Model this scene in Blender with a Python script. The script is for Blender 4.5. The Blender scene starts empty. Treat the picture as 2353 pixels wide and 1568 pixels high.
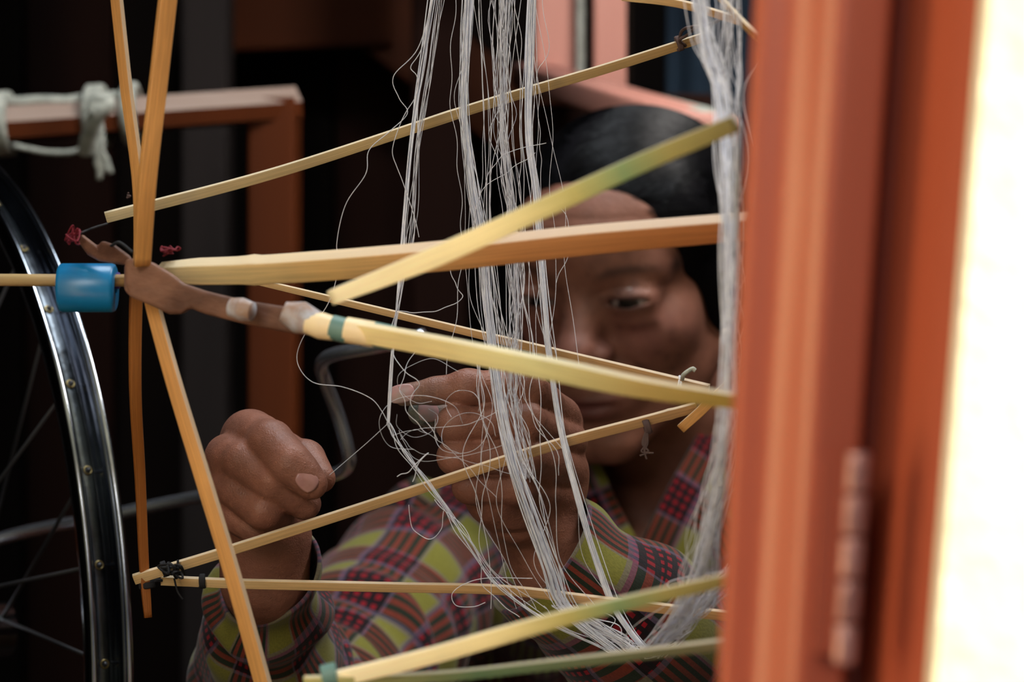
import bpy, bmesh, math, random
import numpy as np
from mathutils import Vector, Matrix

random.seed(7); rng = np.random.default_rng(7)
SC = bpy.context.scene
COL = SC.collection

# ------------------------------------------------------------------ camera
H = 0.95                       # camera height above the floor
FW = 36.0 / 85.0               # frame width per metre of distance
cam_data = bpy.data.cameras.new('camera')
cam = bpy.data.objects.new('camera', cam_data); COL.objects.link(cam)
cam.location = (0, 0, H); cam.rotation_euler = (math.pi / 2, 0, 0)
cam_data.lens = 85; cam_data.sensor_width = 36; cam_data.clip_start = 0.05
cam_data.dof.use_dof = True; cam_data.dof.focus_distance = 0.985; cam_data.dof.aperture_fstop = 11.5
SC.camera = cam

# ------------------------------------------------------------------ world, sun, daylight, added lamps
w = bpy.data.worlds.new('world'); SC.world = w; w.use_nodes = True
bg = w.node_tree.nodes['Background']
bg.inputs[0].default_value = (0.62, 0.78, 1.0, 1); bg.inputs[1].default_value = 0.20

def sun_light():
    d = bpy.data.lights.new('sun', 'SUN'); d.energy = 40; d.angle = math.radians(1.0); d.color = (1, 0.93, 0.78)
    o = bpy.data.objects.new('sun', d); COL.objects.link(o)
    az = math.radians(80)
    v = Vector((-math.sin(az) * 0.80, math.cos(az) * 0.80, -0.60))   # travel direction: grazing the wall from the right
    o.rotation_euler = v.to_track_quat('-Z', 'Y').to_euler()
    o.location = (3, -1, 3)
sun_light()

def area(name, loc, target, sx, sy, e, col):
    d = bpy.data.lights.new(name, 'AREA'); d.shape = 'RECTANGLE'; d.size = sx; d.size_y = sy; d.energy = e; d.color = col
    o = bpy.data.objects.new(name, d); COL.objects.link(o); o.location = loc
    o.rotation_euler = (Vector(target) - Vector(loc)).to_track_quat('-Z', 'Y').to_euler()
    return o
area('yard_daylight', (-0.42, -0.22, 1.50), (0.0, 0.9, 0.93), 0.6, 0.5, 6.8, (1, 0.95, 0.89))
area('added_top_light', (-0.05, 1.12, 2.05), (0.02, 1.10, 0.95), 0.55, 0.45, 9.0, (0.86, 0.93, 1.0))  # added overhead lamp for bright tops; the ceiling has no opening
area('added_rear_light', (0.62, 1.25, 1.95), (0.17, 2.1, 1.15), 0.3, 0.3, 12, (1, 0.95, 0.9))  # added lamp for the rear boards and hair; no window stands here

vs = SC.view_settings
SC.display_settings.display_device = 'sRGB'
vs.view_transform = 'Standard'; vs.look = 'None'; vs.exposure = 0.0; vs.gamma = 1.0; vs.use_curve_mapping = False

# ------------------------------------------------------------------ helpers
def P(px, py, d):
    """point seen at photograph pixel (px, py), d metres in front of the camera"""
    s = FW * d / 2353.0
    return Vector(((px - 1176.5) * s, d, H - (py - 784.0) * s))
def S(px, d):
    return px * FW * d / 2353.0
def A(px, py, d):
    return np.array(P(px, py, d), dtype=np.float32)

def srgb(r, g, b):
    f = lambda c: (c / 255 / 12.92) if c / 255 <= 0.04045 else ((c / 255 + 0.055) / 1.055) ** 2.4
    return (f(r), f(g), f(b), 1)

def new_mat(name):
    m = bpy.data.materials.new(name); m.use_nodes = True
    return m, m.node_tree.nodes, m.node_tree.links, m.node_tree.nodes['Principled BSDF']

def mat(name, c, rough=0.6, metal=0.0, c2=None, scale=20, stretch=(1, 1, 1), bump=0.0, bscale=None, coat=0.0, spec=0.5):
    m, N, L, B = new_mat(name)
    B.inputs['Roughness'].default_value = rough; B.inputs['Metallic'].default_value = metal
    B.inputs['Coat Weight'].default_value = coat; B.inputs['Specular IOR Level'].default_value = spec
    B.inputs['Base Color'].default_value = c
    if c2 or bump:
        tc = N.new('ShaderNodeTexCoord'); mp = N.new('ShaderNodeMapping'); L.new(tc.outputs['Object'], mp.inputs[0])
        mp.inputs['Scale'].default_value = stretch
        if c2:
            nz = N.new('ShaderNodeTexNoise'); nz.inputs['Scale'].default_value = scale; nz.inputs['Detail'].default_value = 5
            L.new(mp.outputs[0], nz.inputs['Vector'])
            rp = N.new('ShaderNodeValToRGB'); rp.color_ramp.elements[0].position = .35; rp.color_ramp.elements[1].position = .65
            rp.color_ramp.elements[0].color = c; rp.color_ramp.elements[1].color = c2
            L.new(nz.outputs['Fac'], rp.inputs[0]); L.new(rp.outputs[0], B.inputs['Base Color'])
        if bump:
            n2 = N.new('ShaderNodeTexNoise'); n2.inputs['Scale'].default_value = bscale or scale * 3; n2.inputs['Detail'].default_value = 4
            L.new(mp.outputs[0], n2.inputs['Vector'])
            bp = N.new('ShaderNodeBump'); bp.inputs['Strength'].default_value = bump; bp.inputs['Distance'].default_value = 0.002
            L.new(n2.outputs['Fac'], bp.inputs['Height']); L.new(bp.outputs[0], B.inputs['Normal'])
    return m

def bamboo(name, stops, streak=(0.78, 1.1), rough=0.42, pale=.55):
    """split bamboo: colour along its length from UV.x, grain streaks along the fibre"""
    m, N, L, B = new_mat(name)
    B.inputs['Roughness'].default_value = rough; B.inputs['Specular IOR Level'].default_value = 0.4
    uv = N.new('ShaderNodeUVMap'); uv.uv_map = 'UVMap'
    sp = N.new('ShaderNodeSeparateXYZ'); L.new(uv.outputs[0], sp.inputs[0])
    rp = N.new('ShaderNodeValToRGB')
    els = rp.color_ramp.elements
    els[0].position = stops[0][0]; els[0].color = stops[0][1]
    els[1].position = stops[-1][0]; els[1].color = stops[-1][1]
    for p, c in stops[1:-1]:
        e = els.new(p); e.color = c
    L.new(sp.outputs[0], rp.inputs[0])
    mp = N.new('ShaderNodeMapping'); mp.inputs['Scale'].default_value = (3, 55, 1); L.new(uv.outputs[0], mp.inputs[0])
    nz = N.new('ShaderNodeTexNoise'); nz.inputs['Scale'].default_value = 1.6; nz.inputs['Detail'].default_value = 6; L.new(mp.outputs[0], nz.inputs['Vector'])
    mr = N.new('ShaderNodeMapRange'); mr.inputs[1].default_value = .3; mr.inputs[2].default_value = .7
    mr.inputs[3].default_value = streak[0]; mr.inputs[4].default_value = streak[1]; L.new(nz.outputs['Fac'], mr.inputs[0])
    vm = N.new('ShaderNodeVectorMath'); vm.operation = 'MULTIPLY'
    tp = N.new('ShaderNodeAttribute'); tp.attribute_name = 'lit_face'                 # light on the upper face, put in as a paler colour
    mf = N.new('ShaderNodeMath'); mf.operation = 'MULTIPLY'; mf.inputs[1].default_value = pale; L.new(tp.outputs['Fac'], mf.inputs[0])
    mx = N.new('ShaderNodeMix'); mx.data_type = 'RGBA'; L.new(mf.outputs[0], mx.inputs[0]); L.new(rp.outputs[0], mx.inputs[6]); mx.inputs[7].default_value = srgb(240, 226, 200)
    L.new(mx.outputs[2], vm.inputs[0]); L.new(mr.outputs[0], vm.inputs[1]); L.new(vm.outputs[0], B.inputs['Base Color'])
    bp = N.new('ShaderNodeBump'); bp.inputs['Strength'].default_value = .25; bp.inputs['Distance'].default_value = .0006
    L.new(nz.outputs['Fac'], bp.inputs['Height']); L.new(bp.outputs[0], B.inputs['Normal'])
    return m

def link(name, me, m, parent=None, smooth=True):
    if m is not None: me.materials.append(m)
    if smooth:
        me.shade_smooth()
    o = bpy.data.objects.new(name, me); COL.objects.link(o)
    if parent is not None:
        o.parent = parent
        o.matrix_parent_inverse = (Matrix.Translation(parent_world(parent))).inverted()
    return o
def parent_world(o):
    v = Vector(o.location)
    if o.parent is not None:
        pass
    return v if o.type == 'EMPTY' else Vector((0, 0, 0))
def tag(o, label=None, cat=None, group=None, kind=None):
    if label: o['label'] = label
    if cat: o['category'] = cat
    if group: o['group'] = group
    if kind: o['kind'] = kind
    return o
def empty(name, loc, label=None, cat=None, group=None, kind=None):
    o = bpy.data.objects.new(name, None); COL.objects.link(o); o.location = loc; o.empty_display_size = .05
    return tag(o, label, cat, group, kind)

def mesh_from(verts, faces, uvs=None):
    me = bpy.data.meshes.new('m')
    me.from_pydata([tuple(map(float, v)) for v in verts], [], faces)
    if uvs is not None:
        ul = me.uv_layers.new(name='UVMap')
        idx = np.empty(len(me.loops), dtype=np.int32); me.loops.foreach_get('vertex_index', idx)
        ul.data.foreach_set('uv', np.asarray(uvs, dtype=np.float32)[idx].ravel())
    me.update()
    return me

def catmull(pts, n):
    pts = np.array([list(p) for p in pts], dtype=float)
    q = np.vstack([2 * pts[0] - pts[1], pts, 2 * pts[-1] - pts[-2]])
    out = []
    segs = len(pts) - 1
    for t in np.linspace(0, segs, n):
        i = min(int(t), segs - 1); u = t - i
        p0, p1, p2, p3 = q[i], q[i + 1], q[i + 2], q[i + 3]
        out.append(0.5 * ((2 * p1) + (-p0 + p2) * u + (2 * p0 - 5 * p1 + 4 * p2 - p3) * u * u + (-p0 + 3 * p1 - 3 * p2 + p3) * u ** 3))
    return np.array(out)

def frames(path, up=(0, 0, 1)):
    T = np.gradient(path, axis=0); T /= np.linalg.norm(T, axis=1)[:, None] + 1e-12
    u0 = np.array(up, float)
    Nn = []; Bb = []
    ref = u0
    for t in T:
        b = np.cross(t, ref)
        if np.linalg.norm(b) < 1e-4: b = np.cross(t, (1, 0, 0.01))
        b /= np.linalg.norm(b); n = np.cross(b, t)
        Nn.append(n); Bb.append(b)
        ref = n if abs(np.dot(t, u0)) > .9 else n
    return T, np.array(Nn), np.array(Bb)

def sweep(path, prof, scale=None, up=(0, 0, 1), cap=True, closed=True):
    """sweep a closed 2-D profile (list of (a, b)) along path; a along normal, b along binormal. returns verts, faces, uv"""
    path = np.asarray(path, float); n = len(path); k = len(prof)
    T, Nn, Bb = frames(path, up)
    if scale is None: scale = np.ones(n)
    prof = np.array(prof, float)
    V = path[:, None, :] + (prof[None, :, 0, None] * Nn[:, None, :] + prof[None, :, 1, None] * Bb[:, None, :]) * np.asarray(scale)[:, None, None]
    V = V.reshape(-1, 3)
    F = []
    for i in range(n - 1):
        for j in range(k):
            a = i * k + j; b = i * k + (j + 1) % k
            F.append((a, b, b + k, a + k))
    if cap:
        F.append(tuple(range(k))[::-1]); F.append(tuple((n - 1) * k + j for j in range(k)))
    s = np.concatenate([[0], np.cumsum(np.linalg.norm(np.diff(path, axis=0), axis=1))]); s = s / s[-1]
    uv = np.stack([np.repeat(s, k), np.tile(np.arange(k) / k, n)], 1)
    return V, F, uv

def circ(r, k=10):
    return [(r * math.cos(2 * math.pi * i / k), r * math.sin(2 * math.pi * i / k)) for i in range(k)]
def rrect(a, b, r=None, k=3):
    """rounded rectangle half sizes a (normal), b (binormal)"""
    r = r or min(a, b) * .35; out = []
    for cx, cy, a0 in ((a - r, b - r, 0), (-(a - r), b - r, 90), (-(a - r), -(b - r), 180), (a - r, -(b - r), 270)):
        for i in range(k + 1):
            t = math.radians(a0 + 90 * i / k); out.append((cx + r * math.cos(t), cy + r * math.sin(t)))
    return out

class MB:
    """collects pieces into one mesh"""
    def __init__(s): s.v = []; s.f = []; s.uv = []; s.n = 0
    def add(s, V, F, uv=None):
        s.v.append(np.asarray(V, float)); s.f += [tuple(i + s.n for i in f) for f in F]
        s.uv.append(uv if uv is not None else np.zeros((len(V), 2))); s.n += len(V); return s
    def tube(s, pts, r, k=8, n=None, scale=None, up=(0, 0, 1)):
        path = catmull(pts, n) if n else np.array([list(p) for p in pts], float)
        return s.add(*sweep(path, circ(r, k), scale, up))
    def box(s, c, h, rot=None, bevel=0.0):
        bm = bmesh.new(); bmesh.ops.create_cube(bm, size=2.0)
        for v in bm.verts: v.co = Vector((v.co.x * h[0], v.co.y * h[1], v.co.z * h[2]))
        if bevel: bmesh.ops.bevel(bm, geom=bm.edges[:], offset=bevel, segments=2, affect='EDGES', profile=.5)
        M = (rot.to_4x4() if rot else Matrix.Identity(4))
        V = [(M @ v.co) + Vector(c) for v in bm.verts]
        bm.verts.index_update()
        F = [tuple(v.index for v in f.verts) for f in bm.faces]
        bm.free(); return s.add([list(v) for v in V], F)
    def build(s, name, m, parent=None, smooth=True):
        me = mesh_from(np.vstack(s.v), s.f, np.vstack(s.uv))
        return link(name, me, m, parent, smooth)

def box(name, c, h, m, parent=None, bevel=0.002, rot=None):
    return MB().box(c, h, rot, bevel).build(name, m, parent, smooth=False)

# ------------------------------------------------------------------ implicit surfaces (body, hair, cloth)
def vlen(a): return np.sqrt(np.einsum('ij,ij->i', a, a))
def cone(p, a, b, ra, rb):
    a = np.asarray(a, np.float32); b = np.asarray(b, np.float32)
    pa = p - a; ba = b - a
    h = np.clip(pa @ ba / float(ba @ ba + 1e-12), 0, 1)
    return vlen(pa - h[:, None] * ba) - (ra + (rb - ra) * h)
def ell(p, c, r, R=None):
    q = p - np.asarray(c, np.float32)
    if R is not None: q = q @ R
    r = np.asarray(r, np.float32)
    k0 = vlen(q / r); k1 = vlen(q / (r * r)) + 1e-9
    return k0 * (k0 - 1) / k1
def smin(a, b, k):
    h = np.maximum(k - np.abs(a - b), 0) / k
    return np.minimum(a, b) - h * h * k * .25
def smax(a, b, k): return -smin(-a, -b, k)

def surface(f, lo, hi, h):
    """surface nets over a block-sparse grid"""
    lo = np.array(lo, float); hi = np.array(hi, float); C = 6
    nb = np.ceil((hi - lo) / (h * C)).astype(int)
    n = nb * C + 1
    ax = [lo[i] + (np.arange(nb[i]) + .5) * C * h for i in range(3)]
    G = np.stack(np.meshgrid(*ax, indexing='ij'), -1).reshape(-1, 3).astype(np.float32)
    dc = f(G)
    act = np.abs(dc) < C * h * 1.25
    D = np.repeat(np.repeat(np.repeat(np.where(dc < 0, -1., 1.).reshape(nb).astype(np.float32), C, 0), C, 1), C, 2)
    D = np.pad(D, ((0, 1), (0, 1), (0, 1)), mode='edge')
    bi = np.stack(np.unravel_index(np.nonzero(act)[0], nb), -1)
    off = np.stack(np.meshgrid(*[np.arange(C + 1)] * 3, indexing='ij'), -1).reshape(-1, 3)
    for s in range(0, len(bi), 900):
        I = (bi[s:s + 900, None, :] * C + off[None]).reshape(-1, 3)
        D[I[:, 0], I[:, 1], I[:, 2]] = f((lo + I * h).astype(np.float32))
    ins = D < 0
    cs = [slice(0, -1), slice(1, None)]
    cnt = np.zeros(tuple(n - 1), np.int8)
    for a in cs:
        for b in cs:
            for c in cs: cnt += ins[a, b, c]
    m = (cnt > 0) & (cnt < 8)
    cells = np.argwhere(m)
    vid = np.full(m.shape, -1, np.int64); vid[m] = np.arange(len(cells))
    pos = np.zeros((len(cells), 3)); w_ = np.zeros(len(cells))
    corners = np.array([(i, j, k) for i in (0, 1) for j in (0, 1) for k in (0, 1)])
    dv = [D[tuple((cells + c).T)] for c in corners]
    for a in range(8):
        for b in range(a + 1, 8):
            if np.abs(corners[a] - corners[b]).sum() != 1: continue
            x = (dv[a] < 0) != (dv[b] < 0)
            t = dv[a][x] / (dv[a][x] - dv[b][x])
            pos[x] += corners[a] + t[:, None] * (corners[b] - corners[a]); w_[x] += 1
    V = lo + (cells + pos / w_[:, None]) * h
    F = []
    for axis in range(3):
        u, v = [(1, 2), (2, 0), (0, 1)][axis]
        s0 = [slice(None)] * 3; s1 = [slice(None)] * 3
        s0[axis] = slice(0, -1); s1[axis] = slice(1, None)
        e = ins[tuple(s0)] != ins[tuple(s1)]
        idx = np.argwhere(e)
        ok = (idx[:, u] > 0) & (idx[:, v] > 0) & (idx[:, u] < n[u] - 1) & (idx[:, v] < n[v] - 1)
        idx = idx[ok]
        du = np.zeros(3, int); du[u] = 1; dw = np.zeros(3, int); dw[v] = 1
        q = np.stack([vid[tuple((idx - du - dw).T)], vid[tuple((idx - dw).T)], vid[tuple(idx.T)], vid[tuple((idx - du).T)]], 1)
        inn = ins[tuple(idx.T)]
        q[~inn] = q[~inn][:, ::-1]
        F.append(q)
    return V, np.vstack(F)

def np_mesh(parts):
    """parts: list of (V, F); returns one mesh"""
    me = bpy.data.meshes.new('m'); o = 0; VV = []; FF = []
    for V, F in parts:
        VV.append(V); FF.append(F + o); o += len(V)
    V = np.vstack(VV).astype(np.float32); F = np.vstack(FF).astype(np.int32)
    F = F[(F >= 0).all(1)]
    me.vertices.add(len(V)); me.vertices.foreach_set('co', V.ravel())
    me.loops.add(F.size); me.loops.foreach_set('vertex_index', F.ravel())
    me.polygons.add(len(F)); me.polygons.foreach_set('loop_start', np.arange(0, F.size, 4, dtype=np.int32))
    me.update(calc_edges=True); me.validate()
    return me, V
def set_uv(me, uv):
    ul = me.uv_layers.new(name='UVMap')
    idx = np.empty(len(me.loops), dtype=np.int32); me.loops.foreach_get('vertex_index', idx)
    ul.data.foreach_set('uv', np.asarray(uv, np.float32)[idx].ravel())
def set_col(me, name, c):
    a = me.color_attributes.new(name, 'FLOAT_COLOR', 'POINT')
    a.data.foreach_set('color', np.hstack([c, np.ones((len(c), 1))]).astype(np.float32).ravel())

# ------------------------------------------------------------------ materials
M_FRAME = mat('red_brown_paint', srgb(174, 84, 54), .42, c2=srgb(158, 72, 46), scale=14, stretch=(1, 1, .15), bump=.05, bscale=60, coat=.22, spec=.3)
M_PINK = mat('frame_paint_lit_pink', srgb(214, 150, 134), .5, c2=srgb(200, 134, 118), scale=10, stretch=(1, 1, .2))  # rear window's red-brown paint with the daylight put into its colour
M_WALL = mat('cream_plaster', srgb(238, 222, 176), .9, c2=srgb(244, 232, 196), scale=8, bump=.3, bscale=90)
M_HINGE = mat('painted_hinge_metal', srgb(190, 140, 128), .35, .45, c2=srgb(160, 108, 96), scale=120, bump=.2)
M_DARKWOOD = mat('dark_stained_planks', srgb(24, 17, 15), .8, c2=srgb(15, 11, 10), scale=6, stretch=(1, 1, .08), bump=.3, spec=.08)
M_DARKWOOD2 = mat('reddish_dark_planks', srgb(46, 26, 20), .8, c2=srgb(28, 17, 15), scale=6, stretch=(1, 1, .08), bump=.3, spec=.08)
M_FLOOR = mat('worn_floorboards', srgb(52, 42, 36), .7, c2=srgb(36, 28, 25), scale=5, stretch=(.1, 1, 1), bump=.3, spec=.08)
M_CEIL = mat('dark_ceiling_boards', srgb(34, 26, 22), .8, spec=.08)
M_LOOM_LIT = mat('loom_wood_lit_top', srgb(176, 156, 144), .6, c2=srgb(150, 124, 110), scale=14, stretch=(.1, 1, 1))  # loom rail's upper facet, its lit look put into the colour
M_LOOM = mat('reddish_loom_wood', srgb(102, 48, 20), .5, c2=srgb(78, 36, 16), scale=10, stretch=(1, 1, .1), bump=.25, spec=.12)
M_GREY = mat('weathered_grey_wood', srgb(56, 50, 49), .8, c2=srgb(42, 38, 38), scale=8, stretch=(1, 1, .1), bump=.3, spec=.08)
M_SLATE = mat('slate_blue_cloth', srgb(44, 58, 72), .9, c2=srgb(32, 42, 54), scale=5, bump=.2, spec=.08)
M_ORANGE = mat('orange_brown_beam', srgb(84, 40, 18), .6, c2=srgb(60, 29, 15), scale=6, stretch=(.1, 1, 1), bump=.25, spec=.08)
M_CHROME = mat('tarnished_chrome', (.62, .66, .72, 1), .16, 1.0, c2=(.30, .33, .38, 1), scale=26, bump=.08, bscale=60)
M_RIM = mat('smoky_chrome', (.17, .19, .22, 1), .2, 1.0, c2=(.06, .065, .08, 1), scale=22, bump=.08, bscale=60)
M_WIRE = mat('dull_steel_wire', (.10, .10, .11, 1), .5, .8)
M_CHROMEDARK = mat('grimy_rim_channel', (.16, .18, .20, 1), .3, 1.0, c2=(.05, .055, .06, 1), scale=40, bump=.3, bscale=120)
M_BRASS = mat('brass_eyelet', (.35, .27, .12, 1), .4, 1.0)
M_STEEL = mat('zinc_plated_rod', (.50, .53, .60, 1), .25, .9)
M_BLUE = mat('blue_plastic', srgb(22, 132, 190), .32, c2=srgb(16, 120, 178), scale=30, spec=.6)
M_PURPLE = mat('purple_thread', srgb(70, 48, 130), .7)
M_RED = mat('crimson_thread', srgb(120, 16, 36), .8)
M_BLACK = mat('black_thread', srgb(24, 24, 28), .8)
M_BROWNTHR = mat('brown_thread', srgb(86, 66, 62), .9)
M_YARN = mat('raw_white_yarn', srgb(240, 242, 250), .7, c2=srgb(225, 228, 240), scale=300)
M_YARN_GREY = mat('fine_grey_yarn', srgb(224, 224, 232), .8)
M_ROPE = mat('off_white_rag_cord', srgb(196, 198, 186), .9, c2=srgb(160, 162, 152), scale=160, bump=.4, bscale=400)
M_HUB = mat('worn_brown_hub_wood', srgb(138, 98, 78), .55, c2=srgb(88, 56, 42), scale=70, stretch=(.25, 1, 1), bump=.5)
M_PAINTGREY = mat('grey_chipped_tape', srgb(186, 190, 200), .5, c2=srgb(150, 120, 100), scale=140)
M_TEAL = mat('faded_teal_tape', srgb(96, 132, 124), .5)
M_WHITEBAND = mat('cream_tape', srgb(242, 218, 172), .45)
M_SARONG = mat('dark_woven_sarong', srgb(44, 34, 46), .9, c2=srgb(30, 22, 34), scale=40, spec=.08)
M_NAIL = mat('fingernail', srgb(160, 112, 104), .28, c2=srgb(176, 130, 122), scale=200, spec=.6)
M_NAILGREEN = mat('dye_stained_nail', srgb(190, 140, 140), .35, c2=srgb(150, 136, 134), scale=130)
M_EYE = None

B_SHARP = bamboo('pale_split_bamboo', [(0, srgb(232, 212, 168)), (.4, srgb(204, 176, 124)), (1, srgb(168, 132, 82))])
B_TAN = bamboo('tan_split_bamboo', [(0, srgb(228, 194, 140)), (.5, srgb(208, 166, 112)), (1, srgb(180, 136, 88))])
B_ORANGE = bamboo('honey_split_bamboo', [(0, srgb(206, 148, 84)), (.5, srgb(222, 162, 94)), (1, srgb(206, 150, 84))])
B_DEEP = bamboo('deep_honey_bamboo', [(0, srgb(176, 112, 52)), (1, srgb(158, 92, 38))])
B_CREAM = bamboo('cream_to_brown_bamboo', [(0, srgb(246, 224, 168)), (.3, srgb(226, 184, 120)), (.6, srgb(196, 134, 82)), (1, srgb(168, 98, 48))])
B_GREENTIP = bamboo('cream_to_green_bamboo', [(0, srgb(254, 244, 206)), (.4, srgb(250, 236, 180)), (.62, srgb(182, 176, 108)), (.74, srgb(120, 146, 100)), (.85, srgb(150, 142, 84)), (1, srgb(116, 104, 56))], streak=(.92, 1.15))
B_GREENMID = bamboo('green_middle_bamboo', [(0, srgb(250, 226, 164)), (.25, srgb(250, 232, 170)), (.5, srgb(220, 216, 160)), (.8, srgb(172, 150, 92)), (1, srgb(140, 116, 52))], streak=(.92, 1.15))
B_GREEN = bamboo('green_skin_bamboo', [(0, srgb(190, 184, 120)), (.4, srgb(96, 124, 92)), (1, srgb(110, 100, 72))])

# skin: colour from the mesh, fine creases from bump
def skin_mat():
    m, N, L, B = new_mat('weathered_skin')
    B.inputs['Roughness'].default_value = .47; B.inputs['Specular IOR Level'].default_value = .42
    at = N.new('ShaderNodeAttribute'); at.attribute_name = 'skin'
    tc = N.new('ShaderNodeTexCoord')
    nz = N.new('ShaderNodeTexNoise'); nz.inputs['Scale'].default_value = 70; nz.inputs['Detail'].default_value = 6; L.new(tc.outputs['Object'], nz.inputs['Vector'])
    mr = N.new('ShaderNodeMapRange'); mr.inputs[1].default_value = .3; mr.inputs[2].default_value = .7; mr.inputs[3].default_value = .78; mr.inputs[4].default_value = 1.18
    L.new(nz.outputs['Fac'], mr.inputs[0])
    vm = N.new('ShaderNodeVectorMath'); vm.operation = 'MULTIPLY'; L.new(at.outputs['Color'], vm.inputs[0]); L.new(mr.outputs[0], vm.inputs[1])
    L.new(vm.outputs[0], B.inputs['Base Color'])
    v1 = N.new('ShaderNodeTexVoronoi'); v1.feature = 'DISTANCE_TO_EDGE'; v1.inputs['Scale'].default_value = 900; L.new(tc.outputs['Object'], v1.inputs['Vector'])
    n3 = N.new('ShaderNodeTexNoise'); n3.inputs['Scale'].default_value = 350; n3.inputs['Detail'].default_value = 5; L.new(tc.outputs['Object'], n3.inputs['Vector'])
    b1 = N.new('ShaderNodeBump'); b1.inputs['Strength'].default_value = .6; b1.inputs['Distance'].default_value = .0008; L.new(n3.outputs['Fac'], b1.inputs['Height'])
    b2 = N.new('ShaderNodeBump'); b2.inputs['Strength'].default_value = .45; b2.inputs['Distance'].default_value = .0005; L.new(v1.outputs['Distance'], b2.inputs['Height'])
    L.new(b1.outputs[0], b2.inputs['Normal']); L.new(b2.outputs[0], B.inputs['Normal'])
    return m
M_SKIN = skin_mat()

def plaid_mat():
    m, N, L, B = new_mat('plaid_cotton')
    B.inputs['Roughness'].default_value = .85; B.inputs['Specular IOR Level'].default_value = .2
    B.inputs['Sheen Weight'].default_value = .15
    uv = N.new('ShaderNodeUVMap'); uv.uv_map = 'UVMap'
    sp = N.new('ShaderNodeSeparateXYZ'); L.new(uv.outputs[0], sp.inputs[0])
    def M(op, a, b=None, c=None):
        n = N.new('ShaderNodeMath'); n.operation = op
        for i, x in enumerate((a, b, c)):
            if x is None: continue
            if isinstance(x, (int, float)): n.inputs[i].default_value = x
            else: L.new(x, n.inputs[i])
        return n.outputs[0]
    def mix(f, a, b):
        n = N.new('ShaderNodeMix'); n.data_type = 'RGBA'; L.new(f, n.inputs[0])
        for i, x in ((6, a), (7, b)):
            if isinstance(x, tuple): n.inputs[i].default_value = x
            else: L.new(x, n.inputs[i])
        return n.outputs[2]
    PER = 0.047; ST = 0.0056
    U, V = sp.outputs[0], sp.outputs[1]
    fu = M('FRACT', M('DIVIDE', U, PER)); fv = M('FRACT', M('DIVIDE', V, PER * 1.08))
    Au = M('LESS_THAN', fu, .46); Av = M('LESS_THAN', fv, .46)
    su = M('LESS_THAN', M('FRACT', M('DIVIDE', U, ST)), .5); sv = M('LESS_THAN', M('FRACT', M('DIVIDE', V, ST)), .5)
    yellow = srgb(142, 138, 56); red = srgb(160, 14, 34); maroon = srgb(38, 8, 18); black = srgb(18, 12, 20)
    orange = srgb(136, 58, 42); dgreen = srgb(40, 50, 36)
    BB = mix(su, mix(sv, black, maroon), mix(sv, maroon, red))
    AuBv = mix(sv, dgreen, orange); AvBu = mix(su, dgreen, orange)
    c = mix(Av, mix(Au, BB, AuBv), mix(Au, AvBu, yellow))
    def line(f): # thin lavender lines at both band edges
        e1 = M('LESS_THAN', M('ABSOLUTE', M('SUBTRACT', f, .46)), .035)
        e2 = M('LESS_THAN', f, .035)
        return M('MAXIMUM', e1, e2)
    ln = M('MAXIMUM', line(fu), line(fv))
    c = mix(M('MULTIPLY', ln, .4), c, srgb(132, 112, 146))
    wv = N.new('ShaderNodeTexNoise'); wv.inputs['Scale'].default_value = 900; L.new(uv.outputs[0], wv.inputs['Vector'])
    mr = N.new('ShaderNodeMapRange'); mr.inputs[3].default_value = .42; mr.inputs[4].default_value = .95; L.new(wv.outputs['Fac'], mr.inputs[0])
    vm = N.new('ShaderNodeVectorMath'); vm.operation = 'MULTIPLY'; L.new(c, vm.inputs[0]); L.new(mr.outputs[0], vm.inputs[1])
    L.new(vm.outputs[0], B.inputs['Base Color'])
    bp = N.new('ShaderNodeBump'); bp.inputs['Strength'].default_value = .3; bp.inputs['Distance'].default_value = .0005
    L.new(wv.outputs['Fac'], bp.inputs['Height']); L.new(bp.outputs[0], B.inputs['Normal'])
    return m
M_PLAID = plaid_mat()
M_HAIRCAP = mat('black_hair_mass', srgb(12, 11, 14), .6, c2=srgb(16, 15, 18), scale=60, spec=.05)
M_HAIR = mat('black_hair', srgb(7, 7, 9), .36, c2=srgb(12, 11, 14), scale=120, spec=.16)

# ================================================================== SETTING
XL, XR, YB, ZC = -1.5, 1.6, 3.1, 2.3
tag(box('floor', ((XL + XR) / 2, 1.3, -.05), ((XR - XL) / 2 + .1, 2.6, .05), M_FLOOR), kind='structure')
tag(box('ceiling', ((XL + XR) / 2, YB / 2 + .35, ZC + .03), ((XR - XL) / 2 + .1, YB / 2 - .15, .03), M_CEIL), kind='structure')
tag(box('wall_left', (XL - .03, YB / 2 + .3, ZC / 2), (.03, YB / 2 - .2, ZC / 2), M_DARKWOOD), kind='structure')
tag(box('wall_right', (XR + .03, YB / 2 + .3, ZC / 2), (.03, YB / 2 - .2, ZC / 2), M_DARKWOOD), kind='structure')
wb = tag(box('wall_back', ((XL + XR) / 2, YB + .05, ZC / 2), ((XR - XL) / 2 + .05, .03, ZC / 2), M_DARKWOOD), kind='structure')
x = XL; k = 0
while x < XR:                                          # vertical boards of the back wall
    wd = random.uniform(.11, .16)
    z1 = ZC
    m = M_DARKWOOD2 if k % 3 == 1 else M_DARKWOOD
    box('plank', (x + wd / 2, YB + .01 - random.uniform(0, .006), z1 / 2), (wd / 2 - .003, .012, z1 / 2 - .002), m, wb, .003)
    x += wd; k += 1

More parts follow.
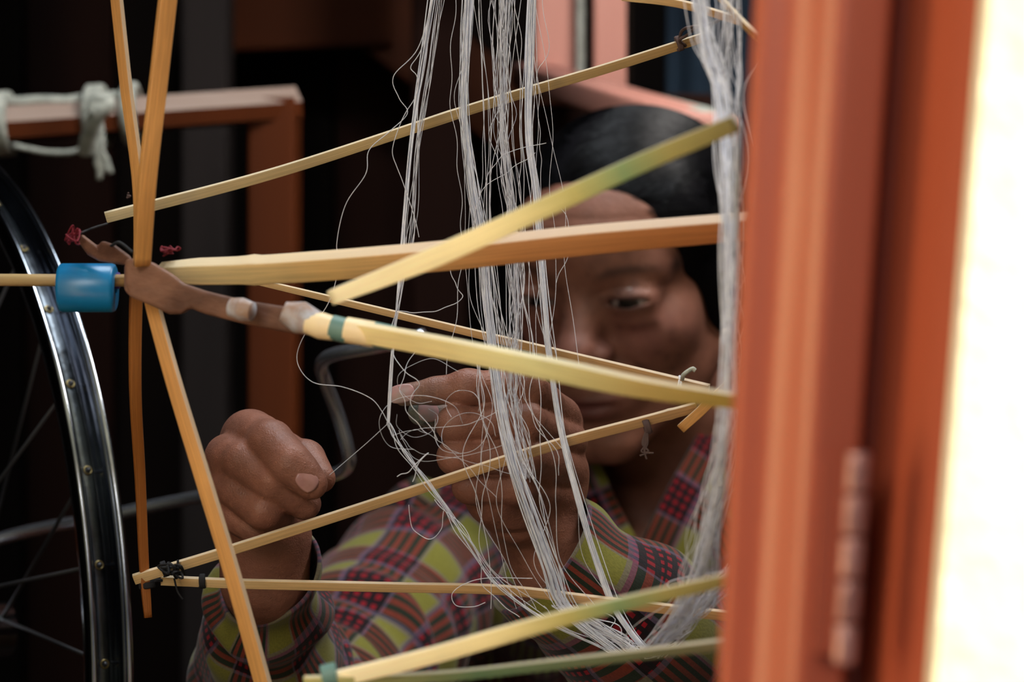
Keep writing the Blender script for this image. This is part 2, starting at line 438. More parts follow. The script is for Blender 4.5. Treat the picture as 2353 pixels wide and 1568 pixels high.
# front wall: cream plaster, its window opening in front of the camera
def front_wall():
    lean = .0797
    yF, yBk = .488, .60
    xe = P(2194, 784, yF).x                            # edge of the plaster at mid height
    e = MB()
    zz = np.linspace(0, ZC, 40)
    # right part: leaning reveal edge with rounded, slightly rough arris
    prof = []
    V = []; F = []
    ring = 8
    for i, z in enumerate(zz):
        xx = xe + (z - H) * lean + random.uniform(-.0003, .0003)
        pts = [(XR + 2.2, yF), (xx + .0014, yF), (xx + .0009, yF + .0001), (xx + .0002, yF + .0006), (xx, yF + .0012), (xx, yF + .014), (XR + 2.2, yF + .014)]
        V += [(a, b, z) for a, b in pts]
    n = 7
    for i in range(len(zz) - 1):
        for j in range(n):
            a = i * n + j; b = i * n + (j + 1) % n
            F.append((a, b, b + n, a + n))
    F.append(tuple(range(n))); F.append(tuple((len(zz) - 1) * n + j for j in range(n))[::-1])
    e.add(V, F)
    # rest of the wall behind the plaster skin, and left / above / below the opening
    e.box(((xe + .02 + XR + 2.2) / 2 + .03, .55, ZC / 2), ((XR + 2.2 - xe - .02) / 2 - .03, .05, ZC / 2))
    e.box(((XL - 1 - .30) / 2, .545, ZC / 2), ((-.30 - XL + 1) / 2, .055, ZC / 2))
    e.box((-.09, .545, (ZC + 1.34) / 2), (.23, .055, (ZC - 1.34) / 2))
    e.box((-.09, .545, .36), (.23, .055, .36))
    o = e.build('wall_front', M_WALL, smooth=False)
    tag(o, kind='structure')
front_wall()

# the painted window frame on the right, with its hinge
def front_window():
    w1 = empty('window_1', (P(1950, 784, .5).x, .52, .70), kind='structure')
    lean = .0695
    lean_px = lambda px: .0542 + (px - 1700) * 5.35e-5
    def strip(name, pts, z0, z1, m=M_FRAME):
        """pts: (pixel x at mid height, depth) cross-section, extruded up, leaning"""
        V = []; F = []; zz = np.linspace(z0, z1, 12); n = len(pts)
        for z in zz:
            for px, y in pts:
                V.append((P(px, 784, .5).x + (z - H) * lean_px(1176.5 + (px - 1176.5) * .5 / y), y, z))
        for i in range(len(zz) - 1):
            for j in range(n):
                a = i * n + j; b = i * n + (j + 1) % n
                F.append((a, b, b + n, a + n))
        F.append(tuple(range(n))[::-1]); F.append(tuple((len(zz) - 1) * n + j for j in range(n)))
        return MB().add(V, F).build(name, m, w1, smooth=True)
    def dp(px, y): return 1176.5 + (px - 1176.5) * y / .5
    def arc(cx, cy, rx, ry, a0, a1, k=10):
        return [(cx + rx * math.cos(math.radians(a0 + (a1 - a0) * i / k)), cy + ry * math.sin(math.radians(a0 + (a1 - a0) * i / k))) for i in range(k + 1)]
    z0, z1 = .72, 1.34
    # sash stile: splayed inner face, rounded corner that catches the sky, flat front face
    sash = [(dp(1697, .560), .560), (dp(1691, .530), .530)] + [(dp(a_, b_), b_) for a_, b_ in ((1695, .5220), (1706, .5205), (1726, .5196), (1756, .5190), (1772, .5183), (1786, .5172), (1810, .5148), (1840, .5116), (1866, .5088), (1878, .5077), (1888, .5071), (1900, .5069), (1940, .5068))] + [(1985, .5066)] + arc(1998, .5096, 10, .003, 270, 360, 4) + [(2009, .560)]
    o = strip('sash_stile', sash, z0, z1); mod = o.modifiers.new('edge', 'EDGE_SPLIT'); mod.split_angle = math.radians(38)
    cas = [(dp(2043, .56), .560), (dp(2038, .530), .530), (dp(2046, .512), .512), (dp(2186, .4905), .4905), (dp(2194, .4895), .4895), (dp(2225, .56), .560)]
    o = strip('reveal_lining', cas, z0, z1); mod = o.modifiers.new('edge', 'EDGE_SPLIT'); mod.split_angle = math.radians(40)
    strip('rebate', [(2005, .56), (2005, .518), (2100, .518), (2100, .56)], z0, z1)
    # sill and head outside the picture
    box('sill', (-.10, .53, .715), (.19, .04, .015), M_FRAME, w1, .003)
    box('head_rail', (-.10, .53, 1.335), (.19, .03, .015), M_FRAME, w1, .003)
    # hinge on the groove
    hg = MB()
    def hx(y): return P(1990, 784, .5).x + (P(0, y, .5).z - H) * lean
    zt, zb = P(0, 1035, .5).z, P(0, 1530, .5).z
    hgo = box('hinge_leaf', ((hx(1280) - S(38, .5)), .5025, (zt + zb) / 2), (S(42, .5), .0009, (zt - zb) / 2 - .002), M_FRAME, w1, .0004, rot=Matrix.Rotation(math.radians(2.9), 3, 'Y'))
    for i in range(5):
        a = zt + (zb - zt) * (i + .04) / 5; b = zt + (zb - zt) * (i + .96) / 5
        xs = hx(1280) + ((a + b) / 2 - (zt + zb) / 2) * lean
        r = S(27, .5)
        mb = MB(); mb.tube([(xs + (a - (a + b) / 2) * lean, .4995, a), (xs + (b - (a + b) / 2) * lean, .4995, b)], r, 16, up=(0, 1, 0))
        kn = mb.build('hinge_knuckle', M_HINGE, w1); md = kn.modifiers.new('bev', 'BEVEL'); md.width = .0006; md.segments = 2; md.angle_limit = 1
    for y in (1115, 1300, 1480):
        c = P(2062, y, .52)
        s = MB(); s.tube([(c.x + (c.z - H) * lean + .001, .5235, c.z), (c.x + (c.z - H) * lean, .5185, c.z)], .0019, 14)
        s.build('screw', M_FRAME, w1)
front_window()

# second window, far side of the room, its boards painted in a daylit tone
def rear_window():
    d = 2.1
    w2 = empty('window_2', P(1330, 300, d), kind='structure')
    def bx(name, x0, y0, x1, y1, dd, th, m, bev=.003):
        a = P(x0, y0, dd); b = P(x1, y1, dd)
        return box(name, ((a.x + b.x) / 2, dd + th / 2, (a.z + b.z) / 2), (abs(b.x - a.x) / 2, th / 2, abs(a.z - b.z) / 2), m, w2, bev)
    bx('stile', 1228, -420, 1322, 235, d, .035, M_PINK)
    bx('glazing_strip', 1324, -420, 1346, 200, d - .012, .01, M_ROPE)
    bx('shutter_board', 1364, -420, 1440, 206, d - .03, .02, M_PINK)
    # bottom rail running down to the right and away
    mb = MB(); p0, p1 = P(1226, 175, d), P(1640, 300, d - .32)
    V, F, uv = sweep(np.array([list(p0), list(p1)]), rrect(.011, .02), up=(0, 0, 1)); mb.add(V, F, uv); mb.build('bottom_rail', M_PINK, w2)
    mb = MB(); q0, q1 = P(1318, 186, d), P(1640, 268, d - .3)
    V, F, uv = sweep(np.array([list(q0), list(q1)]), rrect(.004, .012), up=(0, 0, 1)); mb.add(V, F, uv); mb.build('pale_ledge', M_ROPE, w2)
    bx('lower_panel', 1222, 215, 1640, 1100, d + .05, .02, M_DARKWOOD2)
    bx('shutter_post', 1440, -420, 1452, 300, d + .16, .03, M_CEIL)
rear_window()
cl = MB()
V = []; F = []; nx, nz = 60, 20
for i in range(nx):
    for j in range(nz):
        u = i / (nx - 1); v = j / (nz - 1)
        p = P(1530 + u * 520, -300 + v * 1000, 2.45)
        V.append((p.x, p.y + .012 * math.sin(u * 34) * (.4 + .6 * v), p.z))
for i in range(nx - 1):
    for j in range(nz - 1):
        a = i * nz + j; F.append((a, a + nz, a + nz + 1, a + 1))
cl.add(V, F); co = cl.build('hanging_cloth', M_SLATE); co.modifiers.new('th', 'SOLIDIFY').thickness = .003
tag(co, 'dark slate blue cloth hanging behind the woman at the far end', 'cloth')
# its hanging rail
tag(box('curtain_rail', (P(1790, 0, 2.45).x, 2.45, P(0, -300, 2.45).z), (.34, .01, .01), M_DARKWOOD), 'dark rail above the frame from which the slate cloth hangs', 'rail')

# beams and posts in the dark
def beam(name, p0, p1, a, b, m, label=None, cat=None, parent=None, up=(0, 0, 1), kind=None):
    mb = MB(); V, F, uv = sweep(np.array([list(p0), list(p1)]), rrect(a, b, min(a, b) * .15, 2), up=up); mb.add(V, F, uv)
    o = mb.build(name, m, parent, smooth=False)
    return tag(o, label, cat, kind=kind)
zf = lambda p, z: Vector((p.x, p.y, z))
pg = P(478, 0, 2.6); beam('wooden_post', zf(pg, 0), zf(pg, ZC), .035, .024, M_GREY, 'grey weathered post standing in the dark behind the loom', 'post', up=(0, 1, 0))
pg = P(1010, 0, 2.7); beam('wooden_post', zf(pg, 0), zf(pg, ZC), .035, .03, M_DARKWOOD2, 'dark reddish post behind the hanging yarn', 'post', up=(0, 1, 0))
beam('trim_1', P(700, -90, 2.95), P(1300, 360, 3.0), .045, .015, M_ORANGE, kind='structure')
beam('trim_2', P(520, 55, 2.95), P(900, 40, 2.95), .035, .02, M_ORANGE, kind='structure')

# ================================================================== LOOM
def loom():
    t = empty('loom_frame', (P(632, 0, 1.85).x, 1.85, 0), 'reddish brown square wooden loom frame at left behind the bamboo swift', 'loom')
    d = 1.85
    pl = P(632, 260, d)
    w_ = S(54, d)
    beam('post', zf(pl, 0), zf(pl, P(0, 232, d).z), .03, w_, M_LOOM, parent=t, up=(0, 1, 0))
    # top rail, cut square, running left towards the camera
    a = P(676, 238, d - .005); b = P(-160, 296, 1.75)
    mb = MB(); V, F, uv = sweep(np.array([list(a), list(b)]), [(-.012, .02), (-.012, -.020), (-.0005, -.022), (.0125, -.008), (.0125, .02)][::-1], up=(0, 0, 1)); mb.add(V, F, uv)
    tr = mb.build('top_rail', M_LOOM, t, smooth=False); tr.data.materials.append(M_LOOM_LIT)
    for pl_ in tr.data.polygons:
        if .4 < abs(pl_.normal.z) < .95 and abs(pl_.normal.x) < .6: pl_.material_index = 1  # facet painted paler as if lit
    beam('post', zf(P(-150, 300, 1.76), 0), zf(P(-150, 300, 1.76), P(-150, 320, 1.76).z), .03, .02, M_LOOM, parent=t, up=(0, 1, 0))
    beam('lower_rail', zf(pl, .35), Vector((P(-150, 0, 1.76).x, 1.76, .35)), .015, .02, M_LOOM, parent=t)
loom()
def rail_pt(px, dy=0):
    u = (676 - px) / 836.0; d = 1.845 + (1.75 - 1.845) * u
    return P(px, 238 + 58 * u + dy, d), d
def cords():
    mb = MB()
    def helix(px0, px1, turns, r, slack=0):
        pts = []
        for i in range(turns * 10 + 1):
            t = i / (turns * 10); p, d = rail_pt(px0 + (px1 - px0) * t)
            a = 2 * math.pi * i / 10
            pts.append((p.x, p.y + .027 * math.cos(a), p.z + .021 * math.sin(a)))
        mb.tube(pts, r, 6, n=turns * 30, up=(1, 0, 0))
    helix(-30, 26, 5, .0032); helix(206, 240, 3, .004); helix(290, 318, 2, .004)
    # cord lying along the rail
    for k in range(3):
        pts = [tuple(rail_pt(x_, -34 - 5 * k + random.uniform(-5, 5))[0] + Vector((0, -.008 * (k - 1), 0))) for x_ in range(15, 330, 35)]
        mb.tube(pts, .0038, 6, n=70)
    # slack loop and hanging knot
    o = mb.build('cord', M_ROPE); tag(o, 'off-white rag cord wound round the loom rail with a hanging tail', 'cord')
    m2 = MB()
    q = lambda x_, y_, e=0: tuple(P(x_, y_, 1.745 + e))
    m2.tube([q(30, 335), q(110, 350), q(180, 345), q(205, 300), q(230, 245)], .0021, 6, n=40)
    m2.build('slack_loop', M_ROPE, o)
    m3 = MB()
    for k in range(9):
        xx = 236 + random.uniform(-14, 14)
        m3.tube([q(222 + random.uniform(-8, 8), 255, -.02), q(228 + random.uniform(-10, 10), 320, -.02), q(xx, 370, -.02), q(xx + random.uniform(-6, 10), 400 + random.uniform(-20, 14), -.02)], .0022, 5, n=16)
    m3.build('tail', M_ROPE, o)
    m4 = MB(); m4.tube([q(196, 350, -.03), q(205, 310, -.04), q(224, 262, -.05), q(248, 238, -.05), q(222, 232, -.05), q(212, 262, -.05)], .006, 7, n=40); m4.build('knot', M_ROPE, o)
cords()

# ================================================================== SPINNING WHEEL (bicycle rim)
def spinning_wheel():
    R = .272
    yaw = math.radians(58)
    right = Vector((math.cos(yaw), -math.sin(yaw), 0)); up = Vector((0, 0, 1)); axis = right.cross(up)
    ext = P(256, 1600, 1.12)
    c = ext - right * R
    t = empty('spinning_wheel', (c.x, c.y, 0), 'large chrome bicycle rim used as a spinning wheel at the left edge', 'spinning wheel')
    def ring(prof, name, m, n=220):
        V = []; F = []; k = len(prof)
        for i in range(n):
            a = 2 * math.pi * i / n; rad = right * math.cos(a) + up * math.sin(a)
            for (ax, r) in prof:
                V.append(tuple(c + rad * (R + r) + axis * ax))
        for i in range(n):
            for j in range(k):
                a_ = i * k + j; b_ = i * k + (j + 1) % k; i2 = (i + 1) % n
                F.append((a_, b_, i2 * k + (j + 1) % k, i2 * k + j))
        return MB().add(V, F).build(name, m, t)
    W = .0100
    ring([(a_ * .68, r_) for a_, r_ in ((-.0145, .0), (-.0155, -.004), (-.0135, -.011), (-.0085, -.016), (0, -.018), (.0085, -.016), (.0135, -.011), (.0155, -.004), (.0145, 0),
          (.011, .0015), (.0085, -.001), (.008, -.005), (.0045, -.008), (0, -.0095), (-.0045, -.008), (-.008, -.005), (-.0085, -.001), (-.011, .0015))], 'rim', M_RIM)
    ring([(-.0052, -.0078), (0, -.0084), (.0052, -.0078), (.004, -.0102), (-.004, -.0102)], 'rim_bed', M_CHROMEDARK)
    for s in (-1, 1): ring([(s * (W - .0012) + .0018 * math.cos(q), .0010 + .0018 * math.sin(q)) for q in np.linspace(0, 2 * math.pi, 7)[:-1]], 'rim_lip', M_CHROME)
    for i in range(36):
        a = 2 * math.pi * (i + .3) / 36; rad = right * math.cos(a) + up * math.sin(a)
        s = 1 if i % 2 else -1
        p0 = c + rad * (R - .006); a2 = a + (.5 if i % 4 < 2 else -.5)
        p1 = c + (right * math.cos(a2) + up * math.sin(a2)) * .025 + axis * .03 * s
        MB().tube([tuple(p0), tuple(p1)], .001, 6).build('wire_spoke', M_WIRE, t)
        # brass ring in the rim bed
        tq = (up * math.cos(a) - right * math.sin(a)); V = []; F = []
        cc = c + rad * (R - .0078)
        V, F, uv = sweep(np.array([list(cc + (tq * math.cos(q) + axis * math.sin(q)) * .0019) for q in np.linspace(0, 2 * math.pi, 13)]), circ(.0005, 6), up=tuple(rad), cap=False)
        MB().add(V, F, uv).build('eyelet', M_BRASS, t)
    MB().tube([tuple(c - axis * .05), tuple(c + axis * .05)], .016, 18).build('hub', M_CHROME, t)
    # crank rod: from the hub to the bent handle between the two hands
    q = lambda x_, y_, d: tuple(P(x_, y_, d))
    hubp = tuple(c + axis * .045)
    path = [hubp, q(-60, 1262, 1.42), q(250, 1186, 1.40), q(460, 1142, 1.38), q(700, 1104, 1.33)]
    pth = catmull(path, 30)
    bend = catmull([q(700, 1104, 1.33), q(770, 1090, 1.32), q(800, 1068, 1.31), q(798, 1030, 1.305), q(775, 950, 1.30), q(748, 880, 1.29), q(738, 845, 1.28), q(752, 822, 1.27), q(800, 808, 1.26), q(880, 794, 1.25), q(975, 770, 1.24)], 80)
    V, F, uv = sweep(np.vstack([pth[:-1], bend]), circ(.0037, 10)); MB().add(V, F, uv).build('crank', M_STEEL, t)
    # stand below and left of the picture
    beam('stand', (c.x, c.y + .06, 0), (c.x, c.y + .06, c.z + .05), .03, .02, M_LOOM, parent=t, up=(0, 1, 0))
    beam('stand', (c.x - .3, c.y + .05, .03), (c.x + .3, c.y + .05, .03), .03, .03, M_LOOM, parent=t)
spinning_wheel()

# ================================================================== YARN SWIFT
SW = empty('yarn_swift', (P(320, 650, .9).x, .9, 0), 'large split bamboo yarn swift spanning the frame, spokes radiating from a brown hub', 'yarn swift')
def slat(name, pts, wpx, m, tpx=None, up=None, n=40, nodes=(), taper=None, smooth=True, label=None, roll=None):
    """a split bamboo slat. pts (px, py, d); wpx = width seen, tpx = thickness"""
    path = catmull([P(*p) for p in pts], n)
    dm = sum(p[2] for p in pts) / len(pts)
    a = S(wpx, dm) / 2; b = S(tpx or wpx * .6, dm) / 2
    sc = np.ones(n) if taper is None else np.interp(np.linspace(0, 1, n), [q[0] for q in taper], [q[1] for q in taper])
    s = np.linspace(0, 1, n)
    for nd in nodes: sc = sc * (1 + .09 * np.exp(-((s - nd) / .012) ** 2))
    t = path[-1] - path[0]; t /= np.linalg.norm(t)
    upv = up if up is not None else ((0, 0, 1) if abs(t[2]) < .8 else (1, 0, 0))
    rl = math.radians((24 if abs(t[2]) < .8 else 32) if roll is None else roll)
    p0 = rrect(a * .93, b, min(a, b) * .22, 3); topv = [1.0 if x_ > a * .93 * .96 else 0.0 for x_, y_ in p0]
    prof = [(x_ * math.cos(rl) - y_ * math.sin(rl), x_ * math.sin(rl) + y_ * math.cos(rl)) for x_, y_ in p0]
    if t[0] < 0: prof = [(x_, -y_) for x_, y_ in prof][::-1]; topv = topv[::-1]
    V, F, uv = sweep(path, prof, sc, up=upv)
    o = MB().add(V, F, uv).build(name, m, SW)
    set_col(o.data, 'lit_face', np.repeat(np.tile(topv, n)[:, None], 3, 1))  # marks the face coloured paler as if lit
    if label: o['label'] = label
    return o
# sharp slats of the far rim (they carry the hanks)
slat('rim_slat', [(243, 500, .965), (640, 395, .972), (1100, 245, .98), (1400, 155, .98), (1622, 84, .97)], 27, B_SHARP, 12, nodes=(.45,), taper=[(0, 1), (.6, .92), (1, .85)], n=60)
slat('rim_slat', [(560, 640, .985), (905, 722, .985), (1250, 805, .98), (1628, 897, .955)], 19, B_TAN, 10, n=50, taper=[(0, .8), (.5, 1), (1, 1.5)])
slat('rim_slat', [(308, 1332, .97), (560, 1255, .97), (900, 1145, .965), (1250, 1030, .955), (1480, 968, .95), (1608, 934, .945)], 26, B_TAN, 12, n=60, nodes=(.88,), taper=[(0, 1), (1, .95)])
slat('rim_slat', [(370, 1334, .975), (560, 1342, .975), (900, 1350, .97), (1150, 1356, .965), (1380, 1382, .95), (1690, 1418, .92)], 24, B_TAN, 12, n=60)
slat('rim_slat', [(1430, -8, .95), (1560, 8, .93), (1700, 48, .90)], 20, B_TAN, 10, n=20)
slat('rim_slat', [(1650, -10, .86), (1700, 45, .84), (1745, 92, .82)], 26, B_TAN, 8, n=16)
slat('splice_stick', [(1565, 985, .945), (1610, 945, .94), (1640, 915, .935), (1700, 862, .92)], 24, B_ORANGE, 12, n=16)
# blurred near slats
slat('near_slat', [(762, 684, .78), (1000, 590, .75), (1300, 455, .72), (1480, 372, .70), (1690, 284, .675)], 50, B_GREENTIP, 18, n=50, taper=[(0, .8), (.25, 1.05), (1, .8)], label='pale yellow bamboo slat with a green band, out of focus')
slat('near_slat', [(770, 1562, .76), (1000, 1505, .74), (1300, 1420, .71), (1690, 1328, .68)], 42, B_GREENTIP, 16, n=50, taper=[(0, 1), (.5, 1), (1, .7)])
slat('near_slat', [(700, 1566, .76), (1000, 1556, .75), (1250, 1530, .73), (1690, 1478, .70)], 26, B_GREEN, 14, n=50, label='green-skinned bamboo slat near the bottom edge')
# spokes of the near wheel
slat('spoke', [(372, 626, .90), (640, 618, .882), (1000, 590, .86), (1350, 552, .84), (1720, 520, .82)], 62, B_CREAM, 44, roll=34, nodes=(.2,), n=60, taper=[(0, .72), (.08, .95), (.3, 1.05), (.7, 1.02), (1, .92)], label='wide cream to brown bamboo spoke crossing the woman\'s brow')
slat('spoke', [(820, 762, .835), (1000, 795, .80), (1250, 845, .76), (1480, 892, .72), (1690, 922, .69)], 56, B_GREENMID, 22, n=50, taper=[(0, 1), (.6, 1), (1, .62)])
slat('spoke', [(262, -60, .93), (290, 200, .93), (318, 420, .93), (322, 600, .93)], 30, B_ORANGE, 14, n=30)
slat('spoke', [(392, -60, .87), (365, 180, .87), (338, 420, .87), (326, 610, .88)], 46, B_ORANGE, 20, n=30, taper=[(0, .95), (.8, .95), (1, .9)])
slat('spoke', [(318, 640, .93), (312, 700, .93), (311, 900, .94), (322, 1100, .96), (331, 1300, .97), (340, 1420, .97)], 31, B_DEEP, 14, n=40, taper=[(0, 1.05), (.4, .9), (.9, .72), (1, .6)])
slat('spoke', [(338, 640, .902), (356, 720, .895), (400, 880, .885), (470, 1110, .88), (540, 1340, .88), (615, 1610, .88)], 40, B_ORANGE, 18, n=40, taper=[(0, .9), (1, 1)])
# brown arm with bands of tape, from the hub to the near slat
def plate(name, outline, dfun, tpx, m):
    """flat carved piece: outline in (px, py), depth a function of px, with real thickness"""
    n = len(outline); V = []
    for off in (0, tpx):
        for (x_, y_) in outline: V.append(tuple(P(x_, y_, dfun(x_)) + Vector((0, S(off, .88), 0))))
    F = [tuple(range(n)), tuple(range(n, 2 * n))[::-1]] + [(i_, i_ + n, (i_ + 1) % n + n, (i_ + 1) % n) for i_ in range(n)]
    o = MB().add(V, F).build(name, m, SW, smooth=False); md = o.modifiers.new('b', 'BEVEL'); md.width = .0014; md.segments = 3; md.limit_method = 'ANGLE'
    return o
plate('arm', [(286, 596), (322, 592), (352, 604), (392, 628), (424, 652), (470, 668), (560, 690), (650, 704), (742, 722), (746, 776), (660, 764), (560, 745), (470, 722), (436, 708), (418, 722), (388, 722), (340, 700), (296, 682), (286, 650)],
      lambda x_: .885 - (x_ - 286) * 8.6e-5, 34, M_HUB)
plate('arm', [(168, 536), (190, 540), (224, 566), (232, 552), (262, 562), (300, 590), (304, 612), (262, 606), (226, 600), (200, 586), (178, 556)], lambda x_: .915 - (x_ - 168) * 1.6e-4, 26, M_HUB)
plate('hub_block', [(284, 606), (310, 600), (330, 640), (345, 690), (300, 684), (284, 668)], lambda x_: .905, 40, M_HUB)
def band(name, pts, r, m, sc=None, n=24):
    path = catmull([P(*p) for p in pts], n); dm = pts[0][2]
    V, F, uv = sweep(path, circ(S(r, dm), 14), sc); return MB().add(V, F, uv).build(name, m, SW)
band('tape_wrap', [(530, 706, .853), (580, 716, .85)], 27, M_PAINTGREY, np.concatenate([np.linspace(.8, 1, 12), np.linspace(1, .8, 12)]))
band('tape_wrap', [(650, 715, .84), (690, 730, .84), (730, 745, .838)], 38, M_PAINTGREY, np.concatenate([np.linspace(.6, 1, 12), np.linspace(1, .75, 12)]))
band('tape_wrap', [(705, 742, .838), (770, 756, .836)], 31, M_WHITEBAND, np.concatenate([np.linspace(.8, 1, 12), np.linspace(1, .9, 12)]))
band('tape_wrap', [(762, 752, .836), (800, 762, .835)], 29, M_TEAL)
band('tape_wrap', [(795, 758, .835), (862, 770, .833)], 30, M_WHITEBAND)
band('tape_wrap', [(858, 768, .833), (905, 778, .832)], 29, M_TEAL)
band('cord_wrap', [(742, 1558, .76), (775, 1550, .76)], 29, M_TEAL)
# axle
V, F, uv = sweep(np.array([list(P(-160, 643, .93)), list(P(330, 645, .915))]), circ(S(14, .93), 12)); MB().add(V, F, uv).build('axle', B_SHARP, SW)
band('thread_wrap', [(246, 645, .92), (275, 645, .92)], 19, M_PURPLE)
# spool threaded on the axle
def spool():
    d = .905; r = S(57, d); x0, x1 = P(122, 0, d).x, P(254, 0, d).x; z = P(0, 660, d).z
    ri = S(17, d)
    prof = [(0, ri), (0, r - .0012), (.0004, r - .0004), (.0013, r)] + [(x1 - x0 - .0013, r), (x1 - x0 - .0004, r - .0004), (x1 - x0, r - .0012), (x1 - x0, ri)]
    V = []; F = []; n = 48; k = len(prof)
    for i in range(n):
        a = 2 * math.pi * i / n
        for (ax, rr) in prof: V.append((x0 + ax, d + .012 + rr * math.cos(a), z + rr * math.sin(a)))
    for i in range(n):
        for j in range(k): F.append((i * k + j, i * k + (j + 1) % k, ((i + 1) % n) * k + (j + 1) % k, ((i + 1) % n) * k + j))
    o = MB().add(V, F).build('spool', M_BLUE); md = o.modifiers.new('e', 'EDGE_SPLIT'); md.split_angle = math.radians(60)
    tag(o, 'bright blue plastic spool threaded on the swift axle at left', 'spool')
spool()
# knots and ties on the swift
def scribble(name, px, py, d, rpx, n, r, m, parent=SW, squash=1.0):
    mb = MB()
    pts = [P(px + random.gauss(0, rpx), py + random.gauss(0, rpx * squash), d + random.gauss(0, .003)) for _ in range(n)]
    mb.tube([tuple(p) for p in pts], r, 5, n=n * 6); return mb.build(name, m, parent)
scribble('knot', 170, 543, .905, 11, 26, .00032, M_RED); scribble('knot', 385, 576, .90, 12, 30, .00035, M_RED, squash=.4)
scribble('knot', 400, 1312, .965, 14, 24, .0005, M_BLACK, squash=.7)
scribble('knot', 292, 447, .94, 3, 8, .0004, M_BROWNTHR)
def loop_tie(px, py, d, rpx, m, turns=3, r=.0006, along=(1, 0), name='tie', h=1.0):
    mb = MB(); pts = []
    ln = math.hypot(*along)
    for i in range(turns * 10 + 1):
        a = 2 * math.pi * i / 10; s = (i / (turns * 10) - .5) * 10
        p = P(px + along[0] * s / ln - along[1] / ln * rpx * math.cos(a), py + along[1] * s / ln + along[0] / ln * rpx * math.cos(a), d)
        pts.append((p.x, p.y + S(rpx * .8, d) * math.sin(a), p.z))
    mb.tube(pts, r, 5, n=turns * 26); return mb.build(name, m, SW)
loop_tie(465, 1336, .975, 14, M_BLACK, 4, .0007); loop_tie(338, 1345, .972, 16, M_BLACK, 4, .0007, along=(.1, 1)); loop_tie(378, 1308, .97, 16, M_BLACK, 3, .0006, along=(1, -.3))
loop_tie(1486, 980, .95, 15, M_BROWNTHR, 4, .0008, along=(1, -.3)); loop_tie(1608, 938, .943, 15, M_BROWNTHR, 3, .0006, along=(1, -.3))
loop_tie(1560, 100, .972, 15, M_BROWNTHR, 3, .0007, along=(1, -.3)); loop_tie(1560, 882, .96, 17, M_YARN_GREY, 2, .0005, along=(1, .25))
def wire(name, pts, r, m, parent=SW, n=None, k=5):
    mb = MB(); mb.tube([tuple(P(*p)) for p in pts], r, k, n=n or len(pts) * 8); return mb.build(name, m, parent)
wire('link_thread', [(180, 538, .91), (215, 524, .93), (247, 514, .964)], .0005, M_BLACK)
wire('link_thread', [(1560, 98, .972), (1568, 70, .965), (1590, 62, .955), (1625, 58, .94), (1665, 40, .92), (1700, 20, .90)], .0007, M_BROWNTHR)
wire('link_thread', [(1575, 105, .972), (1562, 92, .966), (1580, 80, .962), (1600, 62, .95)], .0007, M_BROWNTHR)
wire('link_thread', [(255, 565, .90), (275, 558, .895), (305, 580, .89)], .0006, M_BLACK)
wire('thread_end', [(1568, 872, .955), (1572, 860, .95), (1590, 848, .95), (1598, 852, .95)], .0009, M_ROPE)
for k in range(5):
    wire('thread_end', [(1484 + k, 990, .949), (1476 + 3 * k, 1020, .948), (1482 + random.randint(-8, 8), 1038, .948), (1470 + 8 * k, 1052 + random.randint(-12, 4), .948)], .0004, M_BROWNTHR)
wire('thread_end', [(400, 1330, .97), (408, 1360, .97), (420, 1378, .97)], .0004, M_BLACK)
wire('link_thread', [(340, 1345, .972), (358, 1335, .972), (372, 1334, .974)], .0007, M_BLACK)
# stand that carries the axle, left of the picture and just showing at its edge
st = empty('swift_stand', (P(-60, 0, .93).x, .93, 0), 'tan wooden upright at the extreme lower left edge carrying the swift', 'stand')
beam('upright', (P(-60, 0, .93).x - .006, .93, 0), (P(-110, 0, .93).x, .93, P(0, 600, .93).z), .012, .0150, B_TAN, parent=st, up=(0, 1, 0))
beam('foot', (P(-60, 0, .93).x - .1, .93, .015), (P(-60, 0, .93).x + .1, .93, .015), .015, .02, M_LOOM, parent=st)

# ================================================================== YARN
SK = empty('yarn_skein', tuple(P(1120, 100, .955)), 'loose white raw yarn hanging in strands over the swift, before the woman', 'yarn')
def smooth_noise(n, amp, waves):
    x = np.linspace(0, 1, n); y = np.zeros((n, 3))
    for k in range(1, waves + 1):
        y += rng.normal(0, amp / k ** .7, 3)[None] * np.sin(2 * math.pi * (k * x[:, None] * rng.uniform(.6, 1.4) + rng.uniform(0, 1, 3)[None]))
    return y
def hank(name, pts, count, width, r, m, n=70, amp=.0008, waves=7, taper=None, fly=.12, kind='stuff'):
    base = catmull([P(*p) for p in pts], n)
    wid = np.interp(np.linspace(0, 1, n), np.linspace(0, 1, len(width)), [S(q, .96) for q in width])
    mb = MB()
    for i in range(count):
        o = rng.normal(0, .38, 2); f = 2.6 if rng.random() < fly else 1
        off = np.zeros((n, 3)); ph = rng.uniform(0, 6.28); tw = rng.uniform(-1, 1)
        t = np.linspace(0, 1, n)
        off[:, 0] = (o[0] * np.cos(tw * t * 4) + .35 * np.sin(t * 5 + ph)) * wid * f * .8
        off[:, 1] = (o[1] * .6) * wid
        path = base + off + smooth_noise(n, amp * f, waves) * [1, .6, .3]
        mb.add(*sweep(path, circ(r * rng.uniform(.7, 1.2), 4), up=(0, 1, 0), cap=False))
    return tag(mb.build(name, m, SK), kind=kind)
dY = .955
hank('strand_bundle', [(1078, -40, .965), (1070, 120, .963), (1066, 260, .962), (1085, 420, .96), (1108, 560, .958), (1122, 720, .955), (1142, 880, .945), (1168, 1020, .94), (1205, 1140, .94), (1262, 1300, .945), (1300, 1400, .95), (1420, 1500, .95)], 46, [16, 15, 17, 20, 22, 17, 24, 34, 40, 44], .00016, M_YARN, amp=.0004)
